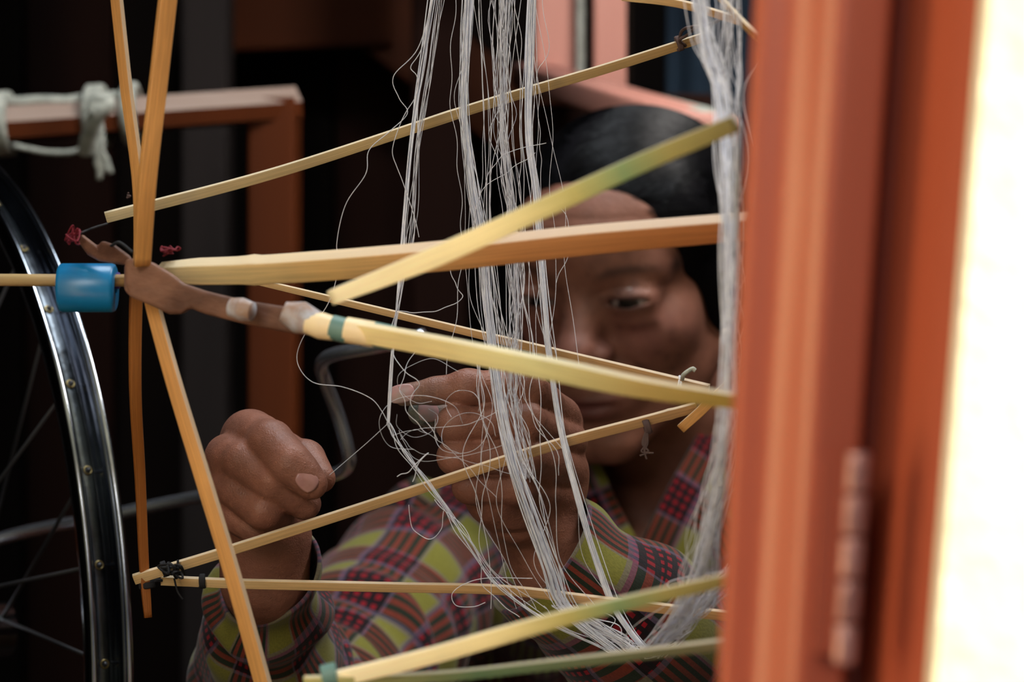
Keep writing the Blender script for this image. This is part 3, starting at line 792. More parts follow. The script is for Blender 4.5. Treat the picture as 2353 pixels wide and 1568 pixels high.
hank('strand_bundle', [(1222, -40, .965), (1216, 150, .963), (1214, 300, .962), (1232, 450, .96), (1246, 620, .957), (1262, 800, .953), (1288, 980, .95), (1330, 1150, .948), (1392, 1350, .95), (1440, 1440, .95), (1500, 1510, .95)], 34, [12, 11, 9, 9, 8, 8, 9, 10], .0002, M_YARN, amp=.00025)
hank('strand_bundle', [(1170, -40, .968), (1162, 180, .966), (1160, 330, .965), (1178, 500, .962), (1184, 700, .958), (1178, 860, .95), (1180, 960, .945), (1200, 1100, .942)], 26, [34, 30, 28, 28, 22, 30, 56], .00012, M_YARN_GREY, amp=.0008)
hank('strand_bundle', [(1000, -40, .965), (968, 160, .963), (945, 320, .96), (932, 470, .958), (918, 640, .955), (906, 800, .95), (894, 972, .945)], 7, [14, 12, 8, 7, 6, 5, 3], .00024, M_YARN, amp=.0003, waves=4, fly=0)
hank('strand_bundle', [(1012, -40, .965), (985, 160, .963), (960, 330, .96), (948, 500, .958), (925, 640, .955), (905, 760, .95)], 8, [18, 18, 16, 18, 10, 5], .00013, M_YARN_GREY, amp=.0006, waves=4)
hank('strand_bundle', [(893, 972, .945), (930, 1040, .943), (1000, 1135, .942), (1070, 1240, .945), (1140, 1340, .95), (1260, 1430, .95), (1400, 1500, .95)], 6, [3, 7, 9, 12, 18, 22, 14], .00014, M_YARN, amp=.0004)
# near, blurred side of the skein by the window post
hank('near_strand_bundle', [(1600, -40, .80), (1622, 110, .79), (1656, 230, .78), (1668, 420, .76), (1672, 640, .75), (1672, 820, .75), (1664, 1000, .76), (1640, 1160, .78), (1610, 1300, .80), (1560, 1420, .84), (1480, 1510, .90)], 40, [26, 22, 16, 14, 15, 16, 17, 24, 30, 32], .00015, M_YARN, amp=.0008)
hank('near_strand_bundle', [(1680, -40, .80), (1684, 120, .79), (1688, 250, .78), (1692, 450, .77), (1688, 700, .76), (1684, 860, .76), (1676, 1020, .77), (1640, 1220, .79), (1622, 1330, .81), (1570, 1440, .85), (1500, 1510, .90)], 18, [32, 30, 18, 14, 11, 12, 16, 26, 32, 30], .00014, M_YARN_GREY, amp=.0014)
hank('strand_bundle', [(1290, 1395, .95), (1420, 1470, .95), (1480, 1505, .94), (1560, 1450, .90), (1660, 1345, .85), (1700, 1300, .83)], 36, [40, 26, 14, 26, 34, 30], .00017, M_YARN_GREY, amp=.0012)

def thread(pts, r=.00018, m=None, jig=.0006, n=70):
    path = catmull([P(*p) for p in pts], n) + smooth_noise(n, jig, 5) * [1, .5, .6]
    V, F, uv = sweep(path, circ(r, 5), up=(0, 1, 0), cap=False)
    return MB().add(V, F, uv).build('thread', m or M_YARN_GREY, SK)
# individually visible loose threads
thread([(1000, -20, .96), (960, 110, .96), (905, 175, .96), (918, 225, .96), (935, 260, .96), (895, 300, .955), (845, 345, .952), (838, 400, .95), (795, 470, .95), (775, 560, .95), (778, 610, .95), (752, 700, .95), (700, 770, .95), (684, 830, .95), (720, 878, .948), (790, 890, .947), (850, 915, .946), (878, 945, .945), (893, 972, .945)], .00017, jig=.0002, n=160)
thread([(893, 972, .945), (830, 1030, .952), (757, 1092, .962)], .00014, jig=.00005, n=20)
thread([(990, -20, .96), (975, 100, .96), (948, 150, .958), (958, 175, .958), (962, 205, .958), (935, 260, .958), (905, 330, .957), (912, 385, .957), (935, 450, .957), (960, 545, .956)], .00016, jig=.0003, n=120)
thread([(1240, -20, .96), (1262, 120, .96), (1240, 160, .96), (1236, 250, .96), (1240, 330, .96), (1242, 400, .96), (1236, 560, .957)], .00012, jig=.0008)
thread([(1280, 470, .95), (1302, 500, .95), (1308, 560, .95), (1300, 600, .95), (1278, 650, .95)], .00012, jig=.0002)
thread([(1255, 330, .955), (1180, 345, .955), (1140, 375, .955), (1115, 430, .955), (1110, 560, .955)], .00012)
thread([(1230, 350, .955), (1170, 390, .955), (1120, 430, .955), (1090, 500, .955), (1070, 560, .955)], .00012)
thread([(1030, 610, .955), (1045, 650, .955), (1065, 685, .955), (1020, 712, .953), (960, 716, .952), (915, 712, .95)], .00016, jig=.0003)
thread([(900, 800, .948), (930, 850, .94), (960, 885, .938), (948, 930, .938), (990, 985, .938), (1005, 1010, .938)], .00018)
thread([(960, 800, .948), (920, 880, .94), (935, 940, .938), (985, 1000, .938)], .00016)
for k in range(22):                                       # nearly vertical loose strands between the hanks
    x0 = rng.uniform(1040, 1235); x1 = x0 + rng.normal(10, 30); x2 = x1 + rng.normal(25, 25)
    thread([(x0, -30, .96), ((x0 + x1) / 2 + rng.normal(0, 10), 200, .96), (x1, 420, .958), (x1 + 5, 620, .956), (x2, 860, .944)], rng.uniform(.00009, .00014), jig=.0008, n=90)
for k in range(10):                                       # light threads crossing the fist down to the bottom
    x0 = rng.uniform(1080, 1240); x1 = x0 + rng.normal(20, 30)
    thread([(x0, 840, .944), (x0 + rng.normal(0, 15), 930, .938), (x1, 1050, .936), (x1 + rng.normal(10, 20), 1160, .938), (x1 + rng.normal(60, 30), 1290, .945), (x1 + rng.normal(110, 30), 1400, .95)], rng.uniform(.00009, .00014), jig=.0005, n=90)
for k in range(6):                                       # tangle in front of the pinching fingers
    a = rng.uniform(0, 6.28); cx, cy = rng.uniform(930, 1090), rng.uniform(880, 1000)
    pts = []
    for j in range(7):
        a += rng.uniform(.6, .9); rr = (pts and rr or rng.uniform(30, 70)) * rng.uniform(.85, 1.2)
        pts.append((cx + rr * 1.3 * math.cos(a), cy + rr * math.sin(a), rng.uniform(.932, .942)))
    thread(pts, rng.uniform(.00007, .0001), jig=.0001, n=80)
for k in range(4):
    y0 = rng.uniform(985, 1120)
    thread([(893 + rng.uniform(0, 30), 975 + rng.uniform(0, 40), .943), (960, y0, .938), (1060 + rng.normal(0, 20), y0 + rng.uniform(-30, 60), .936), (1160 + rng.normal(0, 20), y0 + rng.uniform(-60, 160), .937)], rng.uniform(.00008, .00011), jig=.0003)
thread([(915, 1095, .942), (940, 1080, .942), (980, 1040, .941), (965, 1060, .941), (945, 1110, .941)], .0002, jig=.0004)
thread([(940, 1160, .945), (950, 1215, .945), (985, 1240, .945), (1015, 1215, .945), (1020, 1175, .945)], .00013, jig=.0002)
thread([(1225, 1330, .95), (1120, 1330, .95), (1070, 1340, .95), (1040, 1365, .95), (1050, 1392, .95), (1085, 1396, .95), (1115, 1385, .95)], .00014, jig=.0002)
thread([(1000, 1150, .945), (1090, 1250, .945), (1115, 1350, .95), (1190, 1420, .95)], .00015)

# ================================================================== THE WOMAN
WO = empty('person', tuple(P(1590, 2000, 1.62)), 'dark-haired woman in a plaid shirt drawing thread with both hands behind the swift', 'person')
SKIN = np.array([.27, .112, .074]); 

def chain(pts, rad, k=.003, waist=.92):
    """list of cones for one finger, a little narrower between the joints"""
    out = []
    for i in range(len(pts) - 1):
        a, b = pts[i], pts[i + 1]; m = (a + b) / 2; rm = (rad[i] + rad[i + 1]) / 2 * waist
        out += [(a, m, rad[i], rm), (m, b, rm, rad[i + 1])]
    return (out, k)
def eval_chain(p, ch):
    d = None
    for a, b, ra, rb in ch[0]:
        c = cone(p, a, b, ra, rb); d = c if d is None else smin(d, c, ch[1])
    return d
def dents(p, d, ds):
    """crease cuts: (centre, radius, depth)"""
    for c, r, dep in ds:
        d = d + dep * np.exp(-((p - np.asarray(c, np.float32)) ** 2).sum(1) / (r * r))
    return d

mm = .001
# --- her left hand (right in the picture)
L_index = chain([A(1285, 960, 1.035), A(1212, 893, .985), A(1075, 889, .975), A(928, 908, .978)], [9.5 * mm, 7.6 * mm, 6.9 * mm, 4.6 * mm])
L_mid = chain([A(1300, 1015, 1.035), A(1208, 968, .980), A(1045, 975, .974), A(1060, 985, 1.000)], [9.5 * mm, 7.7 * mm, 7.1 * mm, 5.8 * mm])
L_ring = chain([A(1300, 1080, 1.035), A(1205, 1048, .981), A(1048, 1050, .975), A(1065, 1055, 1.000)], [9.5 * mm, 7.7 * mm, 7.3 * mm, 5.8 * mm])
L_pink = chain([A(1290, 1140, 1.035), A(1185, 1118, .988), A(1080, 1118, .985), A(1100, 1120, 1.005)], [9 * mm, 7.4 * mm, 6.9 * mm, 5.4 * mm])
L_thumb = chain([A(1190, 1130, 1.03), A(1110, 1010, 1.02), A(1040, 960, 1.005), A(968, 948, .992)], [12 * mm, 9 * mm, 8 * mm, 5.6 * mm])
def f_lefthand(p):
    palm = smin(cone(p, A(1278, 975, 1.045), A(1245, 1220, 1.04), 11 * mm, 11.5 * mm), cone(p, A(1278, 1110, 1.04), A(1225, 1215, 1.035), 12 * mm, 12 * mm), .012)
    palm = smin(palm, cone(p, A(1180, 1080, 1.025), A(1205, 1190, 1.03), 14 * mm, 12.5 * mm), .012)
    palm = smin(palm, cone(p, A(1135, 1145, .998), A(1185, 1180, 1.012), 11 * mm, 12 * mm), .010)      # heel of the hand
    wrist = cone(p, A(1220, 1210, 1.03), A(1290, 1325, 1.04), 13 * mm, 15 * mm)
    arm = smin(wrist, cone(p, A(1290, 1325, 1.04), A(1690, 1640, 1.24), 15 * mm, 28 * mm), .02)
    d = smin(palm, arm, .010)
    fs = [eval_chain(p, c) for c in (L_index, L_mid, L_ring, L_pink)]
    g = fs[0]
    for q in fs[1:]: g = smin(g, q, .0008)
    th = eval_chain(p, L_thumb); th = smin(th, palm, .012)
    d = smin(d, g, .0045); d = smin(d, th, .003)
    # wrinkles round the wrist and on the knuckles
    for i, y in enumerate((1212, 1226, 1240)):
        c = cone(p, A(1150, y + 12, 1.0), A(1250, y + 6, 1.005), .0006, .0006); d = d + .0008 * np.exp(-(c / .0018) ** 2)
    return d
# --- her right hand (left in the picture)
R_index = chain([A(572, 1000, 1.012), A(622, 1018, .985), A(668, 1066, .974), A(716, 1112, .974)], [10.5 * mm, 9 * mm, 8.2 * mm, 6.6 * mm], waist=.99)
R_mid = chain([A(525, 1052, 1.005), A(562, 1062, .987), A(628, 1106, .979), A(700, 1158, .985)], [10 * mm, 8.2 * mm, 7.9 * mm, 6.8 * mm], waist=.99)
R_ring = chain([A(528, 1112, 1.004), A(550, 1124, .991), A(606, 1172, .983), A(650, 1190, 1.0)], [10 * mm, 8.2 * mm, 7.8 * mm, 6.4 * mm], waist=.99)
R_pink = chain([A(532, 1165, 1.006), A(545, 1180, .997), A(590, 1212, .995), A(620, 1215, 1.008)], [9 * mm, 7.6 * mm, 6.8 * mm, 5.6 * mm], waist=.99)
R_thumb = chain([A(610, 1150, 1.03), A(655, 1050, 1.012), A(700, 1060, 1.0), A(738, 1100, .99)], [13 * mm, 9.5 * mm, 8.5 * mm, 6 * mm])
def f_righthand(p):
    palm = smin(cone(p, A(575, 1010, 1.02), A(612, 1230, 1.03), 12.5 * mm, 12 * mm), cone(p, A(540, 1110, 1.017), A(592, 1240, 1.03), 12 * mm, 12 * mm), .012)
    palm = smin(palm, cone(p, A(625, 1100, 1.03), A(636, 1220, 1.035), 14 * mm, 12 * mm), .012)
    arm = smin(cone(p, A(606, 1230, 1.03), A(608, 1330, 1.038), 14.5 * mm, 15.5 * mm), cone(p, A(608, 1330, 1.038), A(630, 1740, 1.27), 15.5 * mm, 30 * mm), .015)
    d = smin(palm, arm, .012)
    fs = [eval_chain(p, c) for c in (R_index, R_mid, R_ring, R_pink)]
    g = fs[0]
    for q in fs[1:]: g = smin(g, q, .0007)
    th = smin(eval_chain(p, R_thumb), palm, .010)
    d = smin(d, g, .004); d = smin(d, th, .001)
    # tendon knuckles
    for c in (A(572, 985, 1.004), A(515, 1040, .998), A(500, 1105, .995)):
        d = d - .0016 * np.exp(-((p - c) ** 2).sum(1) / .006 ** 2)
    for c in (A(615, 1100, .968), A(596, 1172, .974)):                                   # bony joints
        d = d - .0008 * np.exp(-((p - c) ** 2).sum(1) / .005 ** 2)
    return d

# --- head in its own axes (mm, face towards -y), then turned
HC = np.array(P(1450, 616, 1.50)) ; HC[1] = 1.50
def rotm():
    Rz = Matrix.Rotation(math.radians(-27), 3, 'Z'); Rx = Matrix.Rotation(math.radians(17), 3, 'X'); Ry = Matrix.Rotation(math.radians(1.5), 3, 'Y')
    return np.array(Ry @ Rz @ Rx, dtype=np.float32)
HR = rotm(); HSC = np.float32(.93)
def to_head(p): return ((p - HC.astype(np.float32)) @ HR) * 1000 / HSC          # world -> head mm
def from_head(q): return (np.asarray(q, float) / 1000 * HSC) @ HR.T.astype(float) + HC
def f_head_local(q):
    ax = q.copy(); ax[:, 0] = np.abs(ax[:, 0])
    d = ell(q, (0, 8, 36), (70, 90, 67))
    d = smin(d, ell(q, (0, -22, 32), (60, 66, 48)), 20)                          # forehead
    d = smin(d, ell(q, (0, -18, -38), (58, 60, 68)), 22)                         # face block
    d = smin(d, ell(ax, (38, -46, -24), (22, 24, 20)), 20)                       # cheekbones
    d = smin(d, cone(ax, (50, -2, -52), (12, -68, -96), 15, 15), 16)             # jaw
    d = smin(d, ell(q, (0, -72, -97), (19, 15, 15)), 12)                         # chin
    d = smin(d, cone(ax, (14, -74, 16), (42, -62, 16), 8.5, 8), 14)              # brow
    d = smax(d, -ell(ax, (31, -99, -2), (19, 17, 12)), 12)                       # sockets
    d = smin(d, ell(ax, (31, -70, -1), (18, 14.3, 13)), 7)                      # lids over the eyeball
    d = smin(d, ell(ax, (32, -70, -14), (13, 7.5, 5)), 9)                         # bag under the eye
    d = smin(d, cone(q, (0, -73, 4), (0, -90, -27), 10, 13), 14)                # nose bridge
    d = smin(d, ell(q, (0, -97, -31), (11, 10, 8.5)), 8)                    # nose tip
    d = smin(d, ell(ax, (13.5, -87, -34), (8, 9.5, 7)), 5)                    # wings
    d = smax(d, -ell(ax, (6.5, -95, -41), (4, 5.5, 3.6)), 2)                         # nostrils
    d = smin(d, ell(q, (0, -72, -66), (29, 19, 21)), 12)                         # muzzle
    lip = (np.abs(q[:, 0]) / 25) ** 2
    ql = q.copy(); ql[:, 2] += 0.0; ql[:, 1] -= lip * 9
    d = smin(d, ell(ql, (0, -88, -64), (24, 6.5, 4.6)), 3)                       # lips
    d = smin(d, ell(ql, (0, -87, -73), (21, 7.0, 5.6)), 3)
    d = smax(d, -ell(ql, (0, -96, -68.3), (25, 7, 1.1)), 1.6)
    d = d + 2.6 * np.exp(-((ax[:, 0] - 28 - (-45 - q[:, 2]) * .5) / 4.5) ** 2) * np.exp(-((q[:, 2] + 56) / 14) ** 2) * (q[:, 1] < -30)   # smile folds
    hx_ = 2.9 * np.sqrt(np.maximum(0, 1 - ((ax[:, 0] - 32) / 14.5) ** 2)) - .5
    slit = np.maximum(np.abs(q[:, 2] + 1.2 - (ax[:, 0] - 31) * .05) - hx_, q[:, 1] + 68)
    d = smax(d, -slit, 1.2)                # eye opening
    d = d + .9 * np.exp(-(((q[:, 2] - 8.5) + (ax[:, 0] - 31) ** 2 * .012) / 1.5) ** 2) * np.exp(-((ax[:, 0] - 31) / 15) ** 2) * (q[:, 1] < -50)   # lid crease
    for z in (38, 46, 54):
        d = d + .5 * np.exp(-((q[:, 2] - z + .0015 * q[:, 0] ** 2) / 1.6) ** 2) * (q[:, 1] < -50)
    e = ell(ax, (72, 12, -12), (7, 17, 28)); e = smax(e, -ell(ax, (80, 8, -10), (6, 10, 18)), 4)
    d = smin(d, e, 5)                                                            # ears
    return d * .92
NB = A(1592, 1300, 1.61)
def f_headneck(p):
    q = to_head(p)
    d = f_head_local(q) * .001 * HSC
    neck = cone(p, A(1535, 930, 1.555), NB, .047, .054)
    d = smin(d, neck, .016)
    ch = cone(p, A(1400, 1400, 1.60), A(1800, 1400, 1.62), .06, .06)
    ch = smin(ch, cone(p, A(1330, 1420, 1.56), A(1880, 1420, 1.59), .05, .05), .04)
    ch = smin(ch, ell(p, A(1570, 1700, 1.62), (.135, .085, .18)), .05)
    cl = cone(p, A(1500, 1285, 1.535), A(1280, 1235, 1.53), .008, .009)
    ch = smin(ch, cl, .02)
    return smin(d, ch, .03)
def f_torso(p):
    d = ell(p, A(1590, 1800, 1.63), (.150, .090, .26))
    d = smin(d, cone(p, A(1010, 1310, 1.51), A(1590, 1270, 1.62), .035, .045), .05)
    d = smin(d, cone(p, A(2150, 1320, 1.54), A(1590, 1270, 1.62), .035, .045), .05)
    d = smin(d, cone(p, A(1010, 1310, 1.51), A(660, 1720, 1.27), .038, .030), .03)
    d = smin(d, cone(p, A(2150, 1320, 1.54), A(1690, 1640, 1.28), .038, .030), .03)
    c0 = A(1590, 0, 1.63)
    for s in (-1, 1):
        d = smin(d, cone(p, (c0[0] + s * .09, 1.62, .42), (c0[0] + s * .15, 1.24, .40), .08, .055), .03)
        d = smin(d, cone(p, (c0[0] + s * .15, 1.24, .40), (c0[0] + s * .12, 1.34, .06), .052, .035), .02)
        d = smin(d, cone(p, (c0[0] + s * .12, 1.36, .035), (c0[0] + s * .13, 1.20, .025), .028, .02), .02)
    return d

def bounds(pts, r):
    pts = np.array(pts); return pts.min(0) - r, pts.max(0) + r
parts = []
lo, hi = bounds([A(900, 850, .97), A(1380, 1400, 1.10)], .012); parts.append(surface(f_lefthand, lo, hi, .0013))
lo, hi = bounds([A(480, 940, .965), A(760, 1420, 1.10)], .014); parts.append(surface(f_righthand, lo, hi, .0013))
lo = HC - [.14, .13, .235]; hi = HC + [.20, .14, .13]; parts.append(surface(f_headneck, lo, hi, .0014))
parts.append(surface(f_torso, (-.35, 1.05, .0), (.50, 1.80, .93), .009))
me, V = np_mesh(parts)
# skin colour per vertex
col = np.tile(SKIN, (len(V), 1))
q = to_head(V.astype(np.float32)); axq = np.abs(q[:, 0])
nH = sum(len(parts[i][0]) for i in range(2)); ish = np.zeros(len(V), bool); ish[nH:nH + len(parts[2][0])] = True
def blend(mask, c, f):
    global col
    w_ = (mask * f * ish)[:, None]; col = col * (1 - w_) + np.array(c) * w_
front = (q[:, 1] < -40)
blend(np.exp(-(q[:, 0] / 23) ** 4) * np.exp(-((q[:, 2] + 68.5) / 8) ** 4) * (q[:, 1] < -70), (.13, .035, .032), .85)      # lips
blend(np.exp(-((q[:, 2] - 20 + (axq - 34) ** 2 * .012) / 3.2) ** 2) * np.exp(-((axq - 32) / 16) ** 4) * front, (.05, .028, .024), .75)   # thin eyebrows
blend(np.exp(-((axq - 31) / 17) ** 2) * np.exp(-((q[:, 2] - 1) / 9) ** 2) * front, (.14, .06, .045), .6)                              # lids, darkened to offset the light they catch
blend(np.exp(-((axq - 31) / 13.5) ** 4) * np.exp(-((np.abs(q[:, 2] + 1) - 2.8) / 1.2) ** 2) * front, (.04, .02, .02), .7)             # lash lines
blend(np.exp(-((axq - 40) / 18) ** 2) * np.exp(-((q[:, 2] + 27) / 15) ** 2) * front, (.36, .145, .125), .65)                             # cheeks
blend(np.exp(-(q[:, 0] / 20) ** 2) * np.exp(-((q[:, 2] + 30) / 14) ** 2) * front, (.20, .07, .055), .5)
blend(np.exp(-((q - np.array([56, -50, 17])) ** 2).sum(1) / 60), (.05, .035, .04), .75)                                                # mark beside the brow
for k in range(70):
    c_ = np.array([rng.uniform(-50, 55), 0, rng.uniform(-60, 20)]); r_ = rng.uniform(.9, 2.4)
    blend(np.exp(-((q[:, [0, 2]] - c_[[0, 2]]) ** 2).sum(1) / r_ ** 2) * front, (.11, .045, .035), .55)
nl = len(parts[0][0]); nr_ = len(parts[1][0])
Vl = V[:nl]; cd = np.exp(-((Vl - A(955, 925, .985)) ** 2).sum(1) / .011 ** 2); cd2 = np.exp(-((Vl - A(975, 965, .985)) ** 2).sum(1) / .012 ** 2)
wgt = np.clip(cd * .6 + cd2 * .75, 0, .85)[:, None]; col[:nl] = col[:nl] * (1 - wgt) + np.array([.12, .17, .16]) * wgt                # dye-stained tips
for ch in (L_index, L_mid, L_ring, L_pink, R_index, R_mid, R_ring, R_pink):
    j = ch[0][1][1]; w_ = np.exp(-((V - j) ** 2).sum(1) / .007 ** 2)[:, None] * .25; col = col * (1 - w_) + np.array([.16, .065, .05]) * w_
set_col(me, 'skin', col)
body = link('body', me, M_SKIN, WO)

# eyes
def eye_mat():
    m, N, L, B = new_mat('eyeball'); B.inputs['Roughness'].default_value = .08
    at = N.new('ShaderNodeAttribute'); at.attribute_name = 'skin'; L.new(at.outputs['Color'], B.inputs['Base Color']); return m
M_EYE = eye_mat()
for s in (-1, 1):
    bm = bmesh.new(); bmesh.ops.create_uvsphere(bm, u_segments=48, v_segments=32, radius=13.6)
    em = bpy.data.meshes.new('eye'); bm.to_mesh(em); bm.free()
    ev = np.empty(len(em.vertices) * 3); em.vertices.foreach_get('co', ev); ev = ev.reshape(-1, 3)
    g = np.array([.16, -1, -.12]); g = g / np.linalg.norm(g); dt = (ev / 13.6) @ g
    c_ = np.tile([.36, .29, .27], (len(ev), 1)); c_[dt > .85] = [.016, .009, .007]; c_[dt > .975] = [.003, .003, .003]
    wv = from_head(ev + np.array([s * 31.5, -70.0, -1.0])); em.vertices.foreach_set('co', wv.ravel())
    set_col(em, 'skin', c_); link('eye', em, M_EYE, WO)

# fingernails
def nail(c, fwd, out, w_, l_, m):
    c = np.array(c, float); f = np.array(fwd, float); f /= np.linalg.norm(f); o = np.array(out, float); o -= f * (o @ f); o /= np.linalg.norm(o); s = np.cross(f, o)
    V = []; F = []; n = 12
    for i in range(n + 1):
        for j in range(n + 1):
            u = i / n * 2 - 1; v = j / n * 2 - 1
            uu = u * math.sqrt(1 - v * v * .35); vv = v * math.sqrt(1 - u * u * .45)
            V.append(c + f * vv * l_ / 2 + s * uu * w_ / 2 + o * (-.0013 * uu * uu * (w_ / .009) ** 2 - .0006 * vv * vv))
    k = n + 1
    for i in range(n):
        for j in range(n): F.append((i * k + j, i * k + j + 1, (i + 1) * k + j + 1, (i + 1) * k + j))
    o_ = MB().add(V, F).build('fingernail', m, WO); md = o_.modifiers.new('t', 'SOLIDIFY'); md.thickness = .0006; return o_
nail(A(706, 1104, .9665) , A(730, 1130, .976) - A(668, 1066, .974), (.25, -1, .25), .0080, .0092, M_NAIL)
nail(A(922, 905, .9735), A(900, 912, .978) - A(1000, 893, .975), (-.2, -1, .1), .0072, .011, M_NAILGREEN)
nail(A(985, 945, .9862), A(940, 948, .992) - A(1040, 955, 1.005), (0, -1, .2), .0085, .010, M_NAILGREEN)

# hair: cap following the skull, swept back from a low forehead line, and combed strands over it
def f_cut(q): return ell(q, (-4, -95, -6), (59, 62, 66))
def f_hair_local(q):
    ax = q.copy(); ax[:, 0] = np.abs(ax[:, 0])
    d = smax(f_head_local(q) / .92 - 4.0, ell(q, (0, 22, 42), (88, 100, 82)), 5)
    d = smin(d, ell(q, (0, 55, -10), (60, 48, 60)), 25)                          # gathered at the back
    d = smin(d, ell(ax, (62, 14, -6), (17, 34, 46)), 14)                         # over the ears
    d = smin(d, ell(ax, (56, -24, 46), (17, 30, 26)), 12)                        # full at the temples
    d = smax(d, -f_cut(q), 4)
    return d * .9
V_, F_ = surface(lambda p: f_hair_local(to_head(p)) * .001 * HSC, HC - [.13, .14, .16], HC + [.14, .15, .15], .0028)
me, V = np_mesh([(V_, F_)]); hair = link('hair', me, M_HAIRCAP, WO)
def project_hair(q, lift):
    q = np.array(q, np.float32)
    for _ in range(4):
        d = f_hair_local(q); e = .5
        g = np.stack([(f_hair_local(q + np.eye(3, dtype=np.float32)[i] * e) - d) / e for i in range(3)], 1); g /= np.linalg.norm(g, axis=1)[:, None] + 1e-6
        q = q - g * (d - lift)[:, None]
    return q
mb = MB(); n = 18; PT = []; LF = []
for i in range(3200):
    u = rng.uniform(-1, 1); b = rng.uniform(0, 1) ** 1.3
    side = 1 if u > -.15 else -1
    a0 = u * 1.2
    st_ = np.array([66 * math.sin(a0), -66 + 34 * abs(u) ** 1.5, 66 - 30 * abs(u) ** 2]) 
    start = st_ * (1 - b) + np.array([-6 + 10 * side + rng.normal(0, 6), 10, 118]) * b
    end = np.array([side * rng.uniform(45, 80), rng.uniform(35, 80), rng.uniform(-35, 15)])
    mid = (start + end) / 2 + np.array([side * 22, 4, 34])
    t = np.linspace(0, 1, n)[:, None]
    path = (1 - t) ** 2 * start + 2 * t * (1 - t) * mid + t * t * end + smooth_noise(n, .5, 2)
    PT.append(path); LF.append(np.full(n, rng.uniform(.0, .45)))
PT = project_hair(np.vstack(PT), np.concatenate(LF)); KP = f_cut(PT.astype(np.float32)) > 1.0
for i in range(len(PT) // n):
    path = PT[i * n:(i + 1) * n]; keep = KP[i * n:(i + 1) * n]
    if not keep.all(): path = path[int(np.nonzero(~keep)[0].max()) + 1:]
    if len(path) < 5: continue
    mb.add(*sweep(from_head(path), circ(rng.uniform(.00012, .00026), 3), np.linspace(1, .5, len(path)), up=(0, 1, .2), cap=False))
ho = mb.build('hair_strands', M_HAIR, hair); ho['kind'] = 'stuff'
# wisps at the temple
mb = MB()
for i in range(60):
    u = rng.uniform(0, 1)
    a = np.array([14 + 40 * u, -70 + 30 * u, 62 - 22 * u]) + rng.normal(0, 2, 3); b = a + np.array([12, 22, -8]) + rng.normal(0, 2, 3); c_ = b + np.array([6, 26, -12]); a, b, c_ = project_hair(np.array([a, b, c_]), .8)
    p_ = catmull([from_head(a), from_head(b), from_head(c_)], 10); mb.add(*sweep(p_, circ(.00013, 3), cap=False))
w3 = mb.build('hair_wisps', M_HAIR, hair); w3['kind'] = 'stuff'

# --- plaid shirt
def f_shirt(p):
    d = ell(p, A(1590, 1800, 1.63), (.172, .112, .275))
    d = smin(d, cone(p, A(1010, 1300, 1.50), A(1360, 1290, 1.56), .050, .057), .05)
    d = smin(d, cone(p, A(1360, 1290, 1.56), A(1590, 1260, 1.62), .057, .062), .04)
    d = smin(d, cone(p, A(2150, 1310, 1.54), A(1750, 1290, 1.60), .050, .057), .05)
    d = smin(d, cone(p, A(1750, 1290, 1.60), A(1590, 1260, 1.62), .057, .062), .04)
    # cloth folds
    fold = .0055 * np.sin(p[:, 0] * 62 + 2.2 * np.sin(p[:, 2] * 19) + p[:, 2] * 34) + .003 * np.sin(p[:, 0] * 110 - p[:, 2] * 60)
    d = d + fold
    # V opening, front only
    s = FW * 1.53 / 2353
    px = (p[:, 0] / s) + 1176.5; py = 784 - (p[:, 2] - H) / s
    l1 = (px - 1345 - (py - 1060) * .60) * s * .85       # right of the left edge
    l2 = (1643 - px - (py - 1000) * .50) * s * .88       # left of the right edge
    v = np.minimum(l1, l2); v = np.minimum(v, 1.62 - p[:, 1])
    d = smax(d, v, .004)
    nk = cone(p, A(1535, 930, 1.555), NB, .056, .060)
    d = smax(d, -nk, .004)
    return d
V_, F_ = surface(f_shirt, (-.25, 1.35, .42), (.50, 1.83, .97), .0045)
me, V = np_mesh([(V_, F_)])
ang = math.radians(32); X, Z, Y = V[:, 0], V[:, 2], V[:, 1]
bend = np.clip((P(1450, 0, 1.5).x - X) / .12, 0, 1)       # the shoulder's cloth turns with the arm
a_ = math.radians(-38) * bend + math.radians(30) * (1 - bend)
xx = X + (Y - 1.5) * .3
set_uv(me, np.stack([xx * np.cos(a_) + Z * np.sin(a_), -xx * np.sin(a_) + Z * np.cos(a_)], 1) + 5)
shirt = link('shirt', me, M_PLAID, WO)

